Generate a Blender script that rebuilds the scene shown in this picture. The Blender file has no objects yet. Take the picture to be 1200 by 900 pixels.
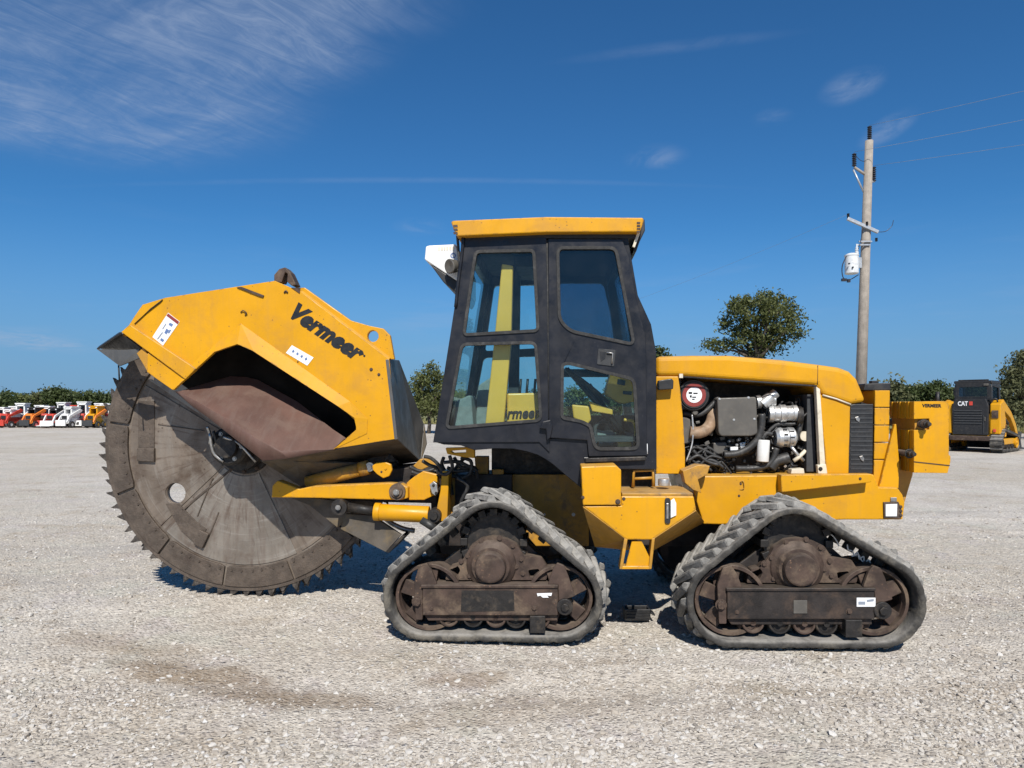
import bpy, bmesh, math, random
import numpy as np
from mathutils import Vector, Matrix, Euler
from mathutils.geometry import tessellate_polygon

SC = bpy.context.scene
COL = SC.collection
R = math.radians
rng = random.Random(7)
nrng = np.random.default_rng(11)

# ------------------------------------------------------------------ camera
F, HZ, CAMH = 820.0, 476.0, 1.55            # focal length and horizon row of a 1200x900 frame, eye height
cam_data = bpy.data.cameras.new('camera')
cam = bpy.data.objects.new('camera', cam_data)
COL.objects.link(cam)
cam.location = (0, 0, CAMH)
cam.rotation_euler = (R(90), 0, 0)
cam_data.sensor_width = 36.0
cam_data.lens = 36.0 * F / 1200.0
cam_data.shift_y = (HZ - 450.0) / 1200.0
cam_data.clip_start = 0.05
cam_data.clip_end = 6000
SC.camera = cam
SC.view_settings.view_transform = 'Standard'
SC.view_settings.look = 'None'
SC.view_settings.exposure = 0.4
SC.view_settings.gamma = 1.0
SC.view_settings.use_curve_mapping = False

# ------------------------------------------------------------------ node helpers
class NT:
    def __init__(s, tree):
        s.t = tree; s.n = tree.nodes; s.l = tree.links
    def new(s, typ, **kw):
        n = s.n.new(typ)
        for k, v in kw.items(): setattr(n, k, v)
        return n
    def put(s, sock, v):
        if hasattr(v, 'is_output') or isinstance(v, bpy.types.NodeSocket): s.l.new(v, sock)
        elif v is not None: sock.default_value = v
    def math(s, op, a, b=None, c=None, clamp=False):
        n = s.new('ShaderNodeMath', operation=op, use_clamp=clamp)
        s.put(n.inputs[0], a)
        if b is not None: s.put(n.inputs[1], b)
        if c is not None: s.put(n.inputs[2], c)
        return n.outputs[0]
    def mix(s, f, a, b, blend='MIX'):
        n = s.new('ShaderNodeMix', data_type='RGBA', blend_type=blend)
        s.put(n.inputs[0], f)
        s.put(n.inputs[6], a if not isinstance(a, tuple) else (*a[:3], 1))
        s.put(n.inputs[7], b if not isinstance(b, tuple) else (*b[:3], 1))
        return n.outputs[2]
    def noise(s, vec, scale, detail=4, rough=.55, dist=0.0):
        n = s.new('ShaderNodeTexNoise')
        if vec is not None: s.l.new(vec, n.inputs['Vector'])
        n.inputs['Scale'].default_value = scale; n.inputs['Detail'].default_value = detail
        n.inputs['Roughness'].default_value = rough; n.inputs['Distortion'].default_value = dist
        return n.outputs['Fac']
    def voro(s, vec, scale, feature='F1', out='Distance'):
        n = s.new('ShaderNodeTexVoronoi', feature=feature)
        if vec is not None: s.l.new(vec, n.inputs['Vector'])
        n.inputs['Scale'].default_value = scale
        return n.outputs[out]
    def ramp(s, f, lo, hi, a=0.0, b=1.0):
        n = s.new('ShaderNodeMapRange', interpolation_type='SMOOTHSTEP')
        s.put(n.inputs[0], f); s.put(n.inputs[1], lo); s.put(n.inputs[2], hi)
        s.put(n.inputs[3], a); s.put(n.inputs[4], b)
        return n.outputs[0]
    def mapping(s, vec, scale=(1, 1, 1), rot=(0, 0, 0), loc=(0, 0, 0)):
        n = s.new('ShaderNodeMapping')
        s.l.new(vec, n.inputs[0]); n.inputs[1].default_value = loc
        n.inputs[2].default_value = rot; n.inputs[3].default_value = scale
        return n.outputs[0]
    def bump(s, h, strength=.3, dist=.02, normal=None):
        n = s.new('ShaderNodeBump')
        n.inputs['Strength'].default_value = strength; n.inputs['Distance'].default_value = dist
        s.l.new(h, n.inputs['Height'])
        if normal is not None: s.l.new(normal, n.inputs['Normal'])
        return n.outputs[0]

# ------------------------------------------------------------------ sun and sky
SUN_EL, SUN_AZ = R(45), R(3)             # azimuth: light travels away from the camera (+Y), leaning a touch to the left
world = bpy.data.worlds.new('World')
SC.world = world
world.use_nodes = True
W = NT(world.node_tree)
W.n.clear()
sky = W.new('ShaderNodeTexSky', sky_type='NISHITA')
sky.sun_disc = False
sky.sun_elevation = SUN_EL
sky.sun_rotation = R(180) - SUN_AZ
sky.altitude = 300; sky.air_density = 1.0; sky.dust_density = 0.1; sky.ozone_density = 3.0
tc = W.new('ShaderNodeTexCoord')
gen = tc.outputs['Generated']
sep = W.new('ShaderNodeSeparateXYZ'); W.l.new(gen, sep.inputs[0])
dx, dy, dz = sep.outputs
# high cirrus: noise on a flat layer far above, thick only where a large-scale noise and the cloud's own patch allow it
zz = W.math('ADD', W.math('MAXIMUM', dz, 0.0), 0.10)
comb = W.new('ShaderNodeCombineXYZ')
W.put(comb.inputs[0], W.math('DIVIDE', dx, zz)); W.put(comb.inputs[1], W.math('DIVIDE', dy, zz))
plane = comb.outputs[0]
fib = W.noise(W.mapping(W.mapping(plane, rot=(0, 0, R(-50))), scale=(1.7, 5.0, 1)), 2.6, 10, .72, 1.1)
soft = W.noise(W.mapping(W.mapping(plane, rot=(0, 0, R(35))), scale=(.8, 2.2, 1)), 1.7, 6, .6, .4)
def patch(cx, cy, rx, ry, ang=0.0):
    m = W.mapping(plane, loc=(0, 0, 0))
    sub = W.new('ShaderNodeVectorMath', operation='SUBTRACT'); W.l.new(m, sub.inputs[0]); sub.inputs[1].default_value = (cx, cy, 0)
    rot = W.mapping(sub.outputs[0], rot=(0, 0, R(ang)))
    sc = W.new('ShaderNodeVectorMath', operation='DIVIDE'); W.l.new(rot, sc.inputs[0]); sc.inputs[1].default_value = (rx, ry, 1)
    ln = W.new('ShaderNodeVectorMath', operation='LENGTH'); W.l.new(sc.outputs[0], ln.inputs[0])
    return W.ramp(ln.outputs['Value'], 1.0, 0.0)
def plane_at(px, py):
    d = Vector(((px - 600) / F, 1, (HZ - py) / F)).normalized()
    return d.x / (d.z + .10), d.y / (d.z + .10)
a = plane_at(90, 105); b = plane_at(270, 30); c = plane_at(390, 0); e = plane_at(172, 22)
cover = W.math('MAXIMUM', patch(a[0], a[1], .75, .60, 0), W.math('MAXIMUM', W.math('MULTIPLY', patch(b[0], b[1], .46, .40, 0), .95), W.math('MULTIPLY', patch(c[0], c[1], .36, .22, 0), .7)))
cover = W.ramp(cover, .0, .62)
cirrus = W.math('MULTIPLY', W.ramp(fib, .34, .74), W.ramp(soft, .22, .66))
cirrus = W.math('MULTIPLY', W.math('ADD', W.math('MULTIPLY', cirrus, .75), W.math('ADD', W.math('MULTIPLY', W.ramp(soft, .25, .75), .38), .10)), cover)
cirrus = W.math('ADD', cirrus, W.math('MULTIPLY', W.math('MULTIPLY', patch(e[0], e[1], .17, .20, 0), W.ramp(soft, .2, .6)), .22))
wisp = W.noise(plane, 6.0, 6, .62, .8)
small = None
for (px, py, rx, ry, ang, k) in ((998, 102, .065, .085, 0, .55), (1040, 152, .05, .11, 0, .55), (768, 185, .09, .09, 20, .34),
                                 (905, 138, .05, .05, -15, .26), (40, 400, .30, .26, 0, .55), (492, 266, .10, .10, 0, .2)):
    c = plane_at(px, py)
    q = W.math('MULTIPLY', W.math('MULTIPLY', patch(c[0], c[1], rx * 1.3, ry * 1.3 + (.3 if py > 350 else 0), ang), W.ramp(wisp, .30, .72)), k)
    small = q if small is None else W.math('MAXIMUM', small, q)
c0 = plane_at(480, 211); c1 = plane_at(790, 55)
trail = W.math('MULTIPLY', patch(c0[0], c0[1], 1.4, .035, -2), .10)
trail = W.math('MAXIMUM', trail, W.math('MULTIPLY', patch(c1[0], c1[1], .33, .035, 14), .12))
low = W.math('MULTIPLY', W.ramp(W.noise(W.mapping(gen, scale=(2, 2, 16)), 2.2, 5, .6), .52, .78), W.math('MULTIPLY', W.ramp(dz, .30, .06), .16))
cl = W.math('MINIMUM', W.math('ADD', W.math('ADD', W.math('MULTIPLY', cirrus, .50), small), W.math('ADD', W.math('MULTIPLY', trail, W.ramp(wisp, .2, .6)), low)), .8)
deep = W.mix(1.0, sky.outputs[0], (.37, .90, 1.30), 'MULTIPLY')         # the deep blue of clear dry air
deep = W.mix(W.ramp(dz, .26, -.02, 0, .85), deep, (2.4, 4.05, 7.0))    # paling evenly towards the horizon all round
skycol = W.mix(cl, deep, (5.0, 6.1, 8.2))
bg = W.new('ShaderNodeBackground'); bg.inputs['Strength'].default_value = 0.058
W.l.new(skycol, bg.inputs['Color'])
wo = W.new('ShaderNodeOutputWorld'); W.l.new(bg.outputs[0], wo.inputs['Surface'])

sun_data = bpy.data.lights.new('sun', 'SUN')
sun_data.energy = 4.5; sun_data.angle = R(.5); sun_data.color = (1.0, .955, .88)
sun = bpy.data.objects.new('sun', sun_data); COL.objects.link(sun)
ldir = Vector((math.sin(-SUN_AZ) * math.cos(SUN_EL), math.cos(SUN_AZ) * math.cos(SUN_EL), -math.sin(SUN_EL)))
sun.rotation_euler = ldir.to_track_quat('-Z', 'Y').to_euler()

# ------------------------------------------------------------------ materials
MATS = {}
def mat(name, base, rough=.6, metal=0.0, var=.12, vscale=6.0, dirt=None, dirt_amt=0.0, dscale=3.0, specks=None,
        bump=0.0, bscale=60.0, coat=0.0, streak=None, spec=.5, bdist=.004, up_dust=None, wear=None, arc=None):
    m = bpy.data.materials.new(name); m.use_nodes = True
    T = NT(m.node_tree); p = T.n['Principled BSDF']
    oc = T.new('ShaderNodeTexCoord').outputs['Object']
    inf = T.new('ShaderNodeObjectInfo')
    off = T.new('ShaderNodeVectorMath', operation='MULTIPLY_ADD')
    off.inputs[0].default_value = (1, 1, 1); T.l.new(oc, off.inputs[0]); off.inputs[1].default_value = (1, 1, 1)
    rv = T.new('ShaderNodeCombineXYZ'); T.put(rv.inputs[0], T.math('MULTIPLY', inf.outputs['Random'], 37.0))
    T.l.new(rv.outputs[0], off.inputs[2])
    v = off.outputs[0]
    n1 = T.noise(v, vscale, 5, .6)
    dark = tuple(c * (1 - var) for c in base); lite = tuple(min(1, c * (1 + var)) for c in base)
    c = T.mix(T.ramp(n1, .3, .7), dark, lite)
    if streak is not None:
        sv = T.mapping(v, scale=streak[1])
        c = T.mix(T.math('MULTIPLY', T.ramp(T.noise(sv, streak[2], 5, .65, .2), .45, .72), streak[3]), c, streak[0])
    if arc is not None:                     # scratches that run round the wheel's hub
        so = T.new('ShaderNodeSeparateXYZ'); T.l.new(oc, so.inputs[0])
        rad_ = T.math('SQRT', T.math('ADD', T.math('MULTIPLY', so.outputs[0], so.outputs[0]), T.math('MULTIPLY', so.outputs[2], so.outputs[2])))
        ang_ = T.math('ARCTAN2', so.outputs[2], so.outputs[0])
        pc = T.new('ShaderNodeCombineXYZ'); T.put(pc.inputs[0], T.math('MULTIPLY', rad_, 46.0)); T.put(pc.inputs[1], T.math('MULTIPLY', ang_, 1.3))
        c = T.mix(T.math('MULTIPLY', T.ramp(T.noise(pc.outputs[0], 1.0, 5, .7), .52, .74), arc[1]), c, arc[0])
        pc2 = T.new('ShaderNodeCombineXYZ'); T.put(pc2.inputs[0], T.math('MULTIPLY', rad_, 3.0)); T.put(pc2.inputs[1], T.math('MULTIPLY', ang_, 16.0))
        c = T.mix(T.math('MULTIPLY', T.ramp(T.noise(pc2.outputs[0], 1.0, 5, .65), .50, .72), arc[3]), c, arc[2])
    if dirt is not None:
        n2 = T.noise(v, dscale, 8, .68, .35)
        c = T.mix(T.math('MULTIPLY', T.ramp(n2, .47, .70), dirt_amt), c, dirt)
    if specks is not None:                  # (colour, scale, threshold, strength)
        sp = T.voro(v, specks[1])
        keep = T.ramp(T.noise(v, specks[1] * .16, 3, .6), .50, .62)
        c = T.mix(T.math('MULTIPLY', T.math('MULTIPLY', T.ramp(sp, specks[2], specks[2] * .5), keep), specks[3]), c, specks[0])
    if up_dust is not None:
        g = T.new('ShaderNodeNewGeometry'); sx = T.new('ShaderNodeSeparateXYZ'); T.l.new(g.outputs['Normal'], sx.inputs[0])
        f = T.math('MULTIPLY', T.ramp(sx.outputs[2], .25, .9), T.ramp(T.noise(v, 9, 6, .65), .3, .6, .25, 1.0))
        c = T.mix(T.math('MULTIPLY', f, up_dust[1]), c, up_dust[0])
    if wear is not None:                    # paint rubbed through along folded edges
        bv = T.new('ShaderNodeBevel', samples=3); bv.inputs['Radius'].default_value = .014
        g2 = T.new('ShaderNodeNewGeometry'); dt = T.new('ShaderNodeVectorMath', operation='DOT_PRODUCT')
        T.l.new(bv.outputs[0], dt.inputs[0]); T.l.new(g2.outputs['True Normal'], dt.inputs[1])
        e = T.ramp(dt.outputs['Value'], .995, .90)
        c = T.mix(T.math('MULTIPLY', T.math('MULTIPLY', e, T.ramp(T.noise(v, 17, 6, .7), .50, .60)), wear[1]), c, wear[0])
    T.l.new(c, p.inputs['Base Color'])
    rr = T.ramp(T.noise(v, vscale * 2.3, 5, .65), .3, .7, max(.03, rough - .10), min(1, rough + .12))
    T.l.new(rr, p.inputs['Roughness'])
    p.inputs['Metallic'].default_value = metal
    p.inputs['Specular IOR Level'].default_value = spec
    if coat: p.inputs['Coat Weight'].default_value = coat; p.inputs['Coat Roughness'].default_value = .12
    if bump:
        T.l.new(T.bump(T.noise(v, bscale, 6, .7), bump, bdist), p.inputs['Normal'])
    MATS[name] = m
    return m

DUST = (.40, .36, .30)
M = {}
M['yellow'] = mat('yellow_paint', (.58, .278, .004), .42, spec=.30, var=.07, vscale=2.2, dirt=(.38, .19, .04), dirt_amt=.45, dscale=3.5,
                  specks=((.14, .07, .03), 26, .16, .9), bump=.10, bscale=7, bdist=.006, up_dust=((.40, .31, .17), .35), streak=((.36, .20, .06), (14, 14, .7), 1.6, .14), wear=((.13, .075, .04), .9))
M['yellow_plain'] = mat('yellow_enamel', (.58, .275, .004), .40, spec=.32, var=.05, vscale=3, dirt=(.34, .18, .05), dirt_amt=.25, dscale=6,
                        specks=((.16, .09, .05), 60, .14, .7))
M['yellow_dirty'] = mat('greasy_yellow_paint', (.44, .22, .022), .5, var=.18, vscale=7, dirt=(.12, .08, .05), dirt_amt=.75, dscale=7,
                        specks=((.1, .06, .04), 60, .2, .8), up_dust=((.4, .33, .22), .4))
M['cab'] = mat('black_cab_paint', (.0125, .0133, .0175), .36, spec=.32, var=.25, vscale=5, dirt=(.030, .029, .031), dirt_amt=.5, dscale=9,
               specks=((.2, .19, .18), 48, .10, .5), bump=.05, bscale=120, up_dust=((.18, .165, .15), .3))
M['black'] = mat('black_plastic', (.014, .014, .015), .5, var=.3, vscale=12, dirt=(.05, .046, .04), dirt_amt=.5, dscale=14)
M['rubber_seal'] = mat('rubber_seal', (.02, .02, .02), .75, var=.2, vscale=30, dirt=(.10, .095, .09), dirt_amt=.4, dscale=16)
M['greasy'] = mat('greasy_black_metal', (.018, .016, .015), .55, metal=.2, var=.35, vscale=18, dirt=(.09, .07, .05), dirt_amt=.7, dscale=13, bump=.3, bscale=70)
M['track'] = mat('dusty_track_rubber', (.046, .043, .039), .9, var=.4, vscale=14, dirt=(.16, .142, .113), dirt_amt=.85, dscale=6, specks=((.02, .02, .02), 18, .25, .8), streak=((.035, .033, .03), (9, 2, 9), 2.5, .7), up_dust=((.32, .30, .27), .7), bump=.8, bscale=55, bdist=.008)
M['lug'] = mat('worn_lug_rubber', (.135, .13, .12), .92, var=.35, vscale=18, dirt=(.31, .295, .268), dirt_amt=.8, dscale=11, up_dust=((.36, .345, .315), .75), bump=.9, bscale=48, bdist=.008)
M['rust'] = mat('rusty_brown_steel', (.058, .037, .028), .72, metal=.2, var=.4, vscale=9, dirt=(.165, .118, .080), dirt_amt=.85, dscale=6, specks=((.26, .15, .09), 40, .25, .5), bump=.45, bscale=60, up_dust=((.18, .145, .115), .5))
M['dark_rust'] = mat('oily_dark_steel', (.025, .020, .018), .6, metal=.25, var=.45, vscale=7, dirt=(.10, .065, .045), dirt_amt=.7, dscale=5, bump=.4, bscale=60, up_dust=((.16, .13, .1), .4))
M['bare'] = mat('bare_grey_metal', (.42, .41, .39), .38, metal=.85, var=.25, vscale=18, dirt=(.12, .1, .085), dirt_amt=.5, dscale=14)
M['alu'] = mat('dirty_aluminium', (.55, .55, .54), .42, metal=.7, var=.2, vscale=20, dirt=(.10, .09, .08), dirt_amt=.55, dscale=16, bump=.2, bscale=80)
M['plate'] = mat('scoured_disc_steel', (.185, .148, .116), .52, metal=.4, var=.25, vscale=2.2, dirt=(.085, .056, .038), dirt_amt=.9, dscale=2.8,
                 streak=((.275, .245, .21), (1, 1, .16), 6, .6), specks=((.06, .038, .026), 22, .22, .7), bump=.25, bscale=26, arc=((.36, .33, .29), .45, (.07, .042, .03), .75))
M['plate_light'] = mat('polished_disc_steel', (.235, .207, .175), .42, metal=.45, var=.2, vscale=3, dirt=(.12, .08, .058), dirt_amt=.75, dscale=3.6,
                       streak=((.15, .10, .075), (6, 1, .5), 2.2, .5), bump=.2, bscale=30, arc=((.46, .43, .39), .5, (.09, .052, .036), .75))
M['segment'] = mat('worn_segment_steel', (.10, .078, .061), .62, metal=.35, var=.3, vscale=7, dirt=(.06, .043, .033), dirt_amt=.8, dscale=8, specks=((.04, .03, .025), 30, .25, .7), bump=.8, bscale=38, bdist=.008)
M['tooth'] = mat('cutting_tooth_steel', (.07, .06, .052), .6, metal=.5, var=.35, vscale=30, dirt=(.2, .17, .14), dirt_amt=.5, dscale=30, bump=.4, bscale=90)
M['chute'] = mat('red_oxide_steel', (.105, .054, .040), .66, metal=.0, var=.16, vscale=4, dirt=(.135, .085, .064), dirt_amt=.7, dscale=5,
                 streak=((.15, .108, .088), (7, 1, 1), 3, .35), specks=((.24, .19, .15), 70, .16, .5), bump=.15, bscale=60)
M['grey_plate'] = mat('dark_grey_plate', (.105, .103, .10), .45, metal=.4, var=.18, vscale=3, dirt=(.10, .085, .06), dirt_amt=.6, dscale=2.5,
                      streak=((.17, .165, .155), (5, 3, .5), 2, .5), bump=.1, bscale=20)
M['under_steel'] = mat('muddy_under_steel', (.10, .085, .068), .7, metal=.2, var=.3, vscale=6, dirt=(.22, .15, .06), dirt_amt=.5, dscale=4, bump=.4, bscale=40)
M['white'] = mat('white_paint', (.72, .72, .70), .42, var=.05, vscale=5, dirt=(.5, .47, .4), dirt_amt=.3, dscale=6)
M['cream'] = mat('cream_paint', (.62, .56, .44), .5, var=.1, vscale=12, dirt=(.3, .24, .16), dirt_amt=.5, dscale=20)
M['sticker'] = mat('white_sticker', (.74, .75, .76), .45, var=.05, vscale=30, dirt=(.5, .48, .44), dirt_amt=.4, dscale=30)
M['print_blue'] = mat('blue_print', (.10, .16, .32), .5, var=.1)
M['print_grey'] = mat('grey_print', (.22, .25, .30), .5, var=.1)
M['print_red'] = mat('red_print', (.22, .03, .025), .5, var=.1)
M['mouth_shade'] = mat('shade_black', (.011, .010, .009), .95, spec=.1, var=.3)  # near black, paints the shade inside the chute mouth
M['decal'] = mat('black_decal', (.012, .012, .013), .4, var=.1)
M['orange'] = mat('orange_paint', (.78, .22, .03), .45, var=.1, vscale=3)
M['red'] = mat('red_paint', (.52, .05, .03), .45, var=.15, vscale=3, dirt=(.3, .1, .06), dirt_amt=.3)
M['interior'] = mat('cab_trim', (.035, .037, .04), .8, var=.2, vscale=10)
M['seat'] = mat('grey_seat_cloth', (.19, .21, .20), .9, var=.15, vscale=20, bump=.3, bscale=200)
M['post'] = mat('safety_yellow_paint', (.70, .37, .045), .45, var=.05, vscale=4)
M['wood'] = mat('grey_pole_wood', (.30, .265, .225), .85, var=.15, vscale=4, streak=((.16, .135, .11), (26, 26, .35), 3, .7), bump=.4, bscale=40)
M['galv'] = mat('galvanised_steel', (.40, .42, .44), .45, metal=.5, var=.12, vscale=10)
M['insul'] = mat('dark_insulator', (.025, .022, .024), .35, var=.2)
M['transformer'] = mat('pale_tank_paint', (.62, .64, .65), .45, var=.08, vscale=4, dirt=(.25, .22, .2), dirt_amt=.5, dscale=5)
M['wire'] = mat('weathered_wire', (.26, .28, .30), .5, metal=.4)
M['bark'] = mat('tree_bark', (.085, .068, .052), .9, var=.3, vscale=4, bump=.6, bscale=14)
M['brown_pipe'] = mat('rust_brown_pipe', (.24, .155, .095), .7, var=.3, vscale=15, dirt=(.36, .28, .2), dirt_amt=.6, dscale=18)
M['hose'] = mat('rubber_hose', (.022, .022, .022), .55, var=.3, vscale=20, dirt=(.12, .11, .1), dirt_amt=.45, dscale=18)
M['carb_grey'] = mat('grey_cover_plastic', (.085, .078, .068), .55, var=.1, vscale=10, dirt=(.14, .125, .1), dirt_amt=.5, dscale=12)

def glass(name, tintc, refl_rough=.02, extra=1.0):
    m = bpy.data.materials.new(name); m.use_nodes = True
    T = NT(m.node_tree); T.n.remove(T.n['Principled BSDF'])
    tr = T.new('ShaderNodeBsdfTransparent'); tr.inputs[0].default_value = (*tintc, 1)
    gl = T.new('ShaderNodeBsdfGlossy'); gl.inputs['Roughness'].default_value = refl_rough; gl.inputs['Color'].default_value = (1, 1, 1, 1)
    fr = T.new('ShaderNodeFresnel'); fr.inputs['IOR'].default_value = 1.5
    oc = T.new('ShaderNodeTexCoord').outputs['Object']
    df = T.new('ShaderNodeBsdfDiffuse'); df.inputs['Color'].default_value = (.4, .42, .42, 1)
    mx = T.new('ShaderNodeMixShader')
    geo = T.new('ShaderNodeNewGeometry')
    T.put(mx.inputs[0], T.math('MULTIPLY', T.math('MULTIPLY', fr.outputs[0], extra), T.math('SUBTRACT', 1.0, geo.outputs['Backfacing'])))
    T.l.new(tr.outputs[0], mx.inputs[1]); T.l.new(gl.outputs[0], mx.inputs[2])
    m2 = T.new('ShaderNodeMixShader')
    T.put(m2.inputs[0], T.ramp(T.noise(oc, 3.5, 6, .65, .4), .4, .85, .003, .022))
    T.l.new(mx.outputs[0], m2.inputs[1]); T.l.new(df.outputs[0], m2.inputs[2])
    T.l.new(m2.outputs[0], T.n['Material Output'].inputs['Surface'])
    return m
M['glass'] = glass('green_tinted_glass', (.83, .93, .935))
M['glass_dark'] = glass('dark_tinted_glass', (.32, .39, .45), extra=1.3)

def ground_material():
    m = bpy.data.materials.new('crushed_limestone'); m.use_nodes = True
    T = NT(m.node_tree); p = T.n['Principled BSDF']
    pos = T.new('ShaderNodeNewGeometry').outputs['Position']
    big = T.noise(pos, .22, 5, .6, .4); mid = T.noise(pos, 1.1, 6, .65, .3); fine = T.noise(pos, 30, 6, .75)
    c = T.mix(T.ramp(big, .34, .66), (.462, .422, .362), (.525, .495, .45))
    c = T.mix(T.math('MULTIPLY', T.ramp(mid, .5, .72), .55), c, (.345, .295, .24))
    # patches of greenish, lilac and tan stone
    hv = T.new('ShaderNodeTexNoise'); T.l.new(pos, hv.inputs['Vector']); hv.inputs['Scale'].default_value = 1.7; hv.inputs['Detail'].default_value = 5; hv.inputs['Roughness'].default_value = .65
    hs = T.new('ShaderNodeSeparateColor'); T.l.new(hv.outputs['Color'], hs.inputs[0])
    c = T.mix(T.math('MULTIPLY', T.ramp(hs.outputs[0], .52, .66), .45), c, (.445, .405, .40))
    c = T.mix(T.math('MULTIPLY', T.ramp(hs.outputs[1], .52, .66), .45), c, (.43, .43, .37))
    c = T.mix(T.math('MULTIPLY', T.ramp(hs.outputs[2], .54, .68), .5), c, (.36, .30, .225))
    # broken stone: cells of slightly different grey, tan and white
    v1 = T.new('ShaderNodeTexVoronoi'); T.l.new(pos, v1.inputs['Vector']); v1.inputs['Scale'].default_value = 48
    cs = T.new('ShaderNodeSeparateColor'); T.l.new(v1.outputs['Color'], cs.inputs[0])
    c = T.mix(.55, c, T.mix(cs.outputs[0], (.27, .25, .23), (.68, .665, .64)), 'OVERLAY')
    v2 = T.new('ShaderNodeTexVoronoi'); T.l.new(pos, v2.inputs['Vector']); v2.inputs['Scale'].default_value = 17
    cs2 = T.new('ShaderNodeSeparateColor'); T.l.new(v2.outputs['Color'], cs2.inputs[0])
    c = T.mix(T.math('MULTIPLY', T.ramp(v2.outputs['Distance'], .28, .16), T.ramp(cs2.outputs[1], .55, .6)), c, T.mix(cs2.outputs[0], (.32, .29, .26), (.54, .53, .51)))
    # damp brown earth showing through in patches
    spx = T.new('ShaderNodeSeparateXYZ'); T.l.new(pos, spx.inputs[0])
    wob = T.noise(pos, 2.2, 6, .7)
    tot = None
    for (x, y, rx, ry, ang, k) in ((-1.72, 3.98, .95, .22, -22, .95), (-.95, 3.72, .5, .14, -10, .75), (-.28, 4.02, .30, .12, 10, .8), (.05, 3.6, .8, .24, 12, .5), (1.2, 3.55, .55, .12, 0, .4),
                                (.42, 4.25, .5, .10, 10, .35), (-2.6, 4.6, .7, .2, -20, .5), (1.4, 3.9, .5, .1, -8, .4), (2.5, 3.9, .7, .15, 6, .35), (-3.4, 8.2, 1.4, .5, 5, .35), (3.7, 5.6, .9, .3, 0, .3)):
        ca, sa = math.cos(R(ang)), math.sin(R(ang))
        ex = T.math('SUBTRACT', spx.outputs[0], x); ey = T.math('SUBTRACT', spx.outputs[1], y)
        u = T.math('DIVIDE', T.math('ADD', T.math('MULTIPLY', ex, ca), T.math('MULTIPLY', ey, sa)), rx)
        w = T.math('DIVIDE', T.math('SUBTRACT', T.math('MULTIPLY', ey, ca), T.math('MULTIPLY', ex, sa)), ry)
        q = T.math('SQRT', T.math('ADD', T.math('MULTIPLY', u, u), T.math('MULTIPLY', w, w)))
        q = T.math('ADD', q, T.math('MULTIPLY', T.math('SUBTRACT', wob, .5), 2.6))
        q = T.math('MULTIPLY', T.ramp(q, 1.15, .35), k)
        tot = q if tot is None else T.math('MAXIMUM', tot, q)
    brk = T.ramp(fine, .15, .60)
    c = T.mix(T.math('MULTIPLY', T.math('MULTIPLY', tot, brk), .8), c, T.mix(mid, (.17, .115, .068), (.25, .185, .12)))
    # wheel-packed bands across the yard
    bands = T.noise(T.mapping(pos, scale=(.05, .55, 1), rot=(0, 0, R(6))), 2.4, 6, .65)
    c = T.mix(T.math('MULTIPLY', T.ramp(bands, .52, .68), .6), c, (.355, .325, .29))
    T.l.new(c, p.inputs['Base Color'])
    p.inputs['Roughness'].default_value = .95; p.inputs['Specular IOR Level'].default_value = .2
    h = T.math('ADD', T.math('MULTIPLY', T.ramp(v1.outputs['Distance'], .6, .1), .5), T.math('ADD', T.math('MULTIPLY', fine, .5), T.math('MULTIPLY', T.ramp(v2.outputs['Distance'], .4, .1), T.math('MULTIPLY', T.ramp(cs2.outputs[1], .55, .6), .6))))
    T.l.new(T.bump(h, .85, .016), p.inputs['Normal'])
    return m
M['ground'] = ground_material()

def stone_material():
    m = bpy.data.materials.new('loose_limestone'); m.use_nodes = True
    T = NT(m.node_tree); p = T.n['Principled BSDF']
    g = T.new('ShaderNodeNewGeometry'); ri = g.outputs['Random Per Island']
    cr = T.new('ShaderNodeValToRGB'); e = cr.color_ramp
    e.elements[0].position = 0; e.elements[0].color = (.20, .18, .16, 1)
    e.elements[1].position = 1; e.elements[1].color = (.545, .53, .51, 1)
    for pos, c in ((.2, (.37, .325, .27, 1)), (.5, (.455, .42, .372, 1)), (.85, (.505, .477, .435, 1)), (.97, (.525, .505, .475, 1))):
        x = e.elements.new(pos); x.color = c
    T.l.new(ri, cr.inputs[0])
    n = T.noise(g.outputs['Position'], 90, 4, .7)
    T.l.new(T.mix(T.math('MULTIPLY', T.ramp(n, .4, .7), .4), cr.outputs[0], (.36, .33, .29)), p.inputs['Base Color'])
    p.inputs['Roughness'].default_value = .9; p.inputs['Specular IOR Level'].default_value = .25
    return m
M['stones'] = stone_material()

def leaf_material(name, a, b):
    m = bpy.data.materials.new(name); m.use_nodes = True
    T = NT(m.node_tree); p = T.n['Principled BSDF']
    g = T.new('ShaderNodeNewGeometry'); inf = T.new('ShaderNodeObjectInfo')
    n = T.noise(g.outputs['Position'], .9, 3, .6)
    f = T.math('ADD', T.math('MULTIPLY', g.outputs['Random Per Island'], .6), T.math('MULTIPLY', n, .45), clamp=True)
    T.l.new(T.mix(f, a, b), p.inputs['Base Color'])
    p.inputs['Roughness'].default_value = .6; p.inputs['Specular IOR Level'].default_value = .3
    tl = T.new('ShaderNodeBsdfTranslucent'); T.l.new(T.mix(f, a, b), tl.inputs[0])
    mx = T.new('ShaderNodeMixShader'); mx.inputs[0].default_value = .25
    T.l.new(p.outputs[0], mx.inputs[1]); T.l.new(tl.outputs[0], mx.inputs[2])
    T.l.new(mx.outputs[0], T.n['Material Output'].inputs['Surface'])
    return m
M['leaf_dark'] = leaf_material('dark_green_leaves', (.030, .045, .014), (.085, .11, .035))
M['leaf_olive'] = leaf_material('olive_green_leaves', (.05, .062, .02), (.14, .155, .05))
M['leaf_dusty'] = leaf_material('dusty_green_leaves', (.055, .065, .03), (.16, .165, .075))
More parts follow.
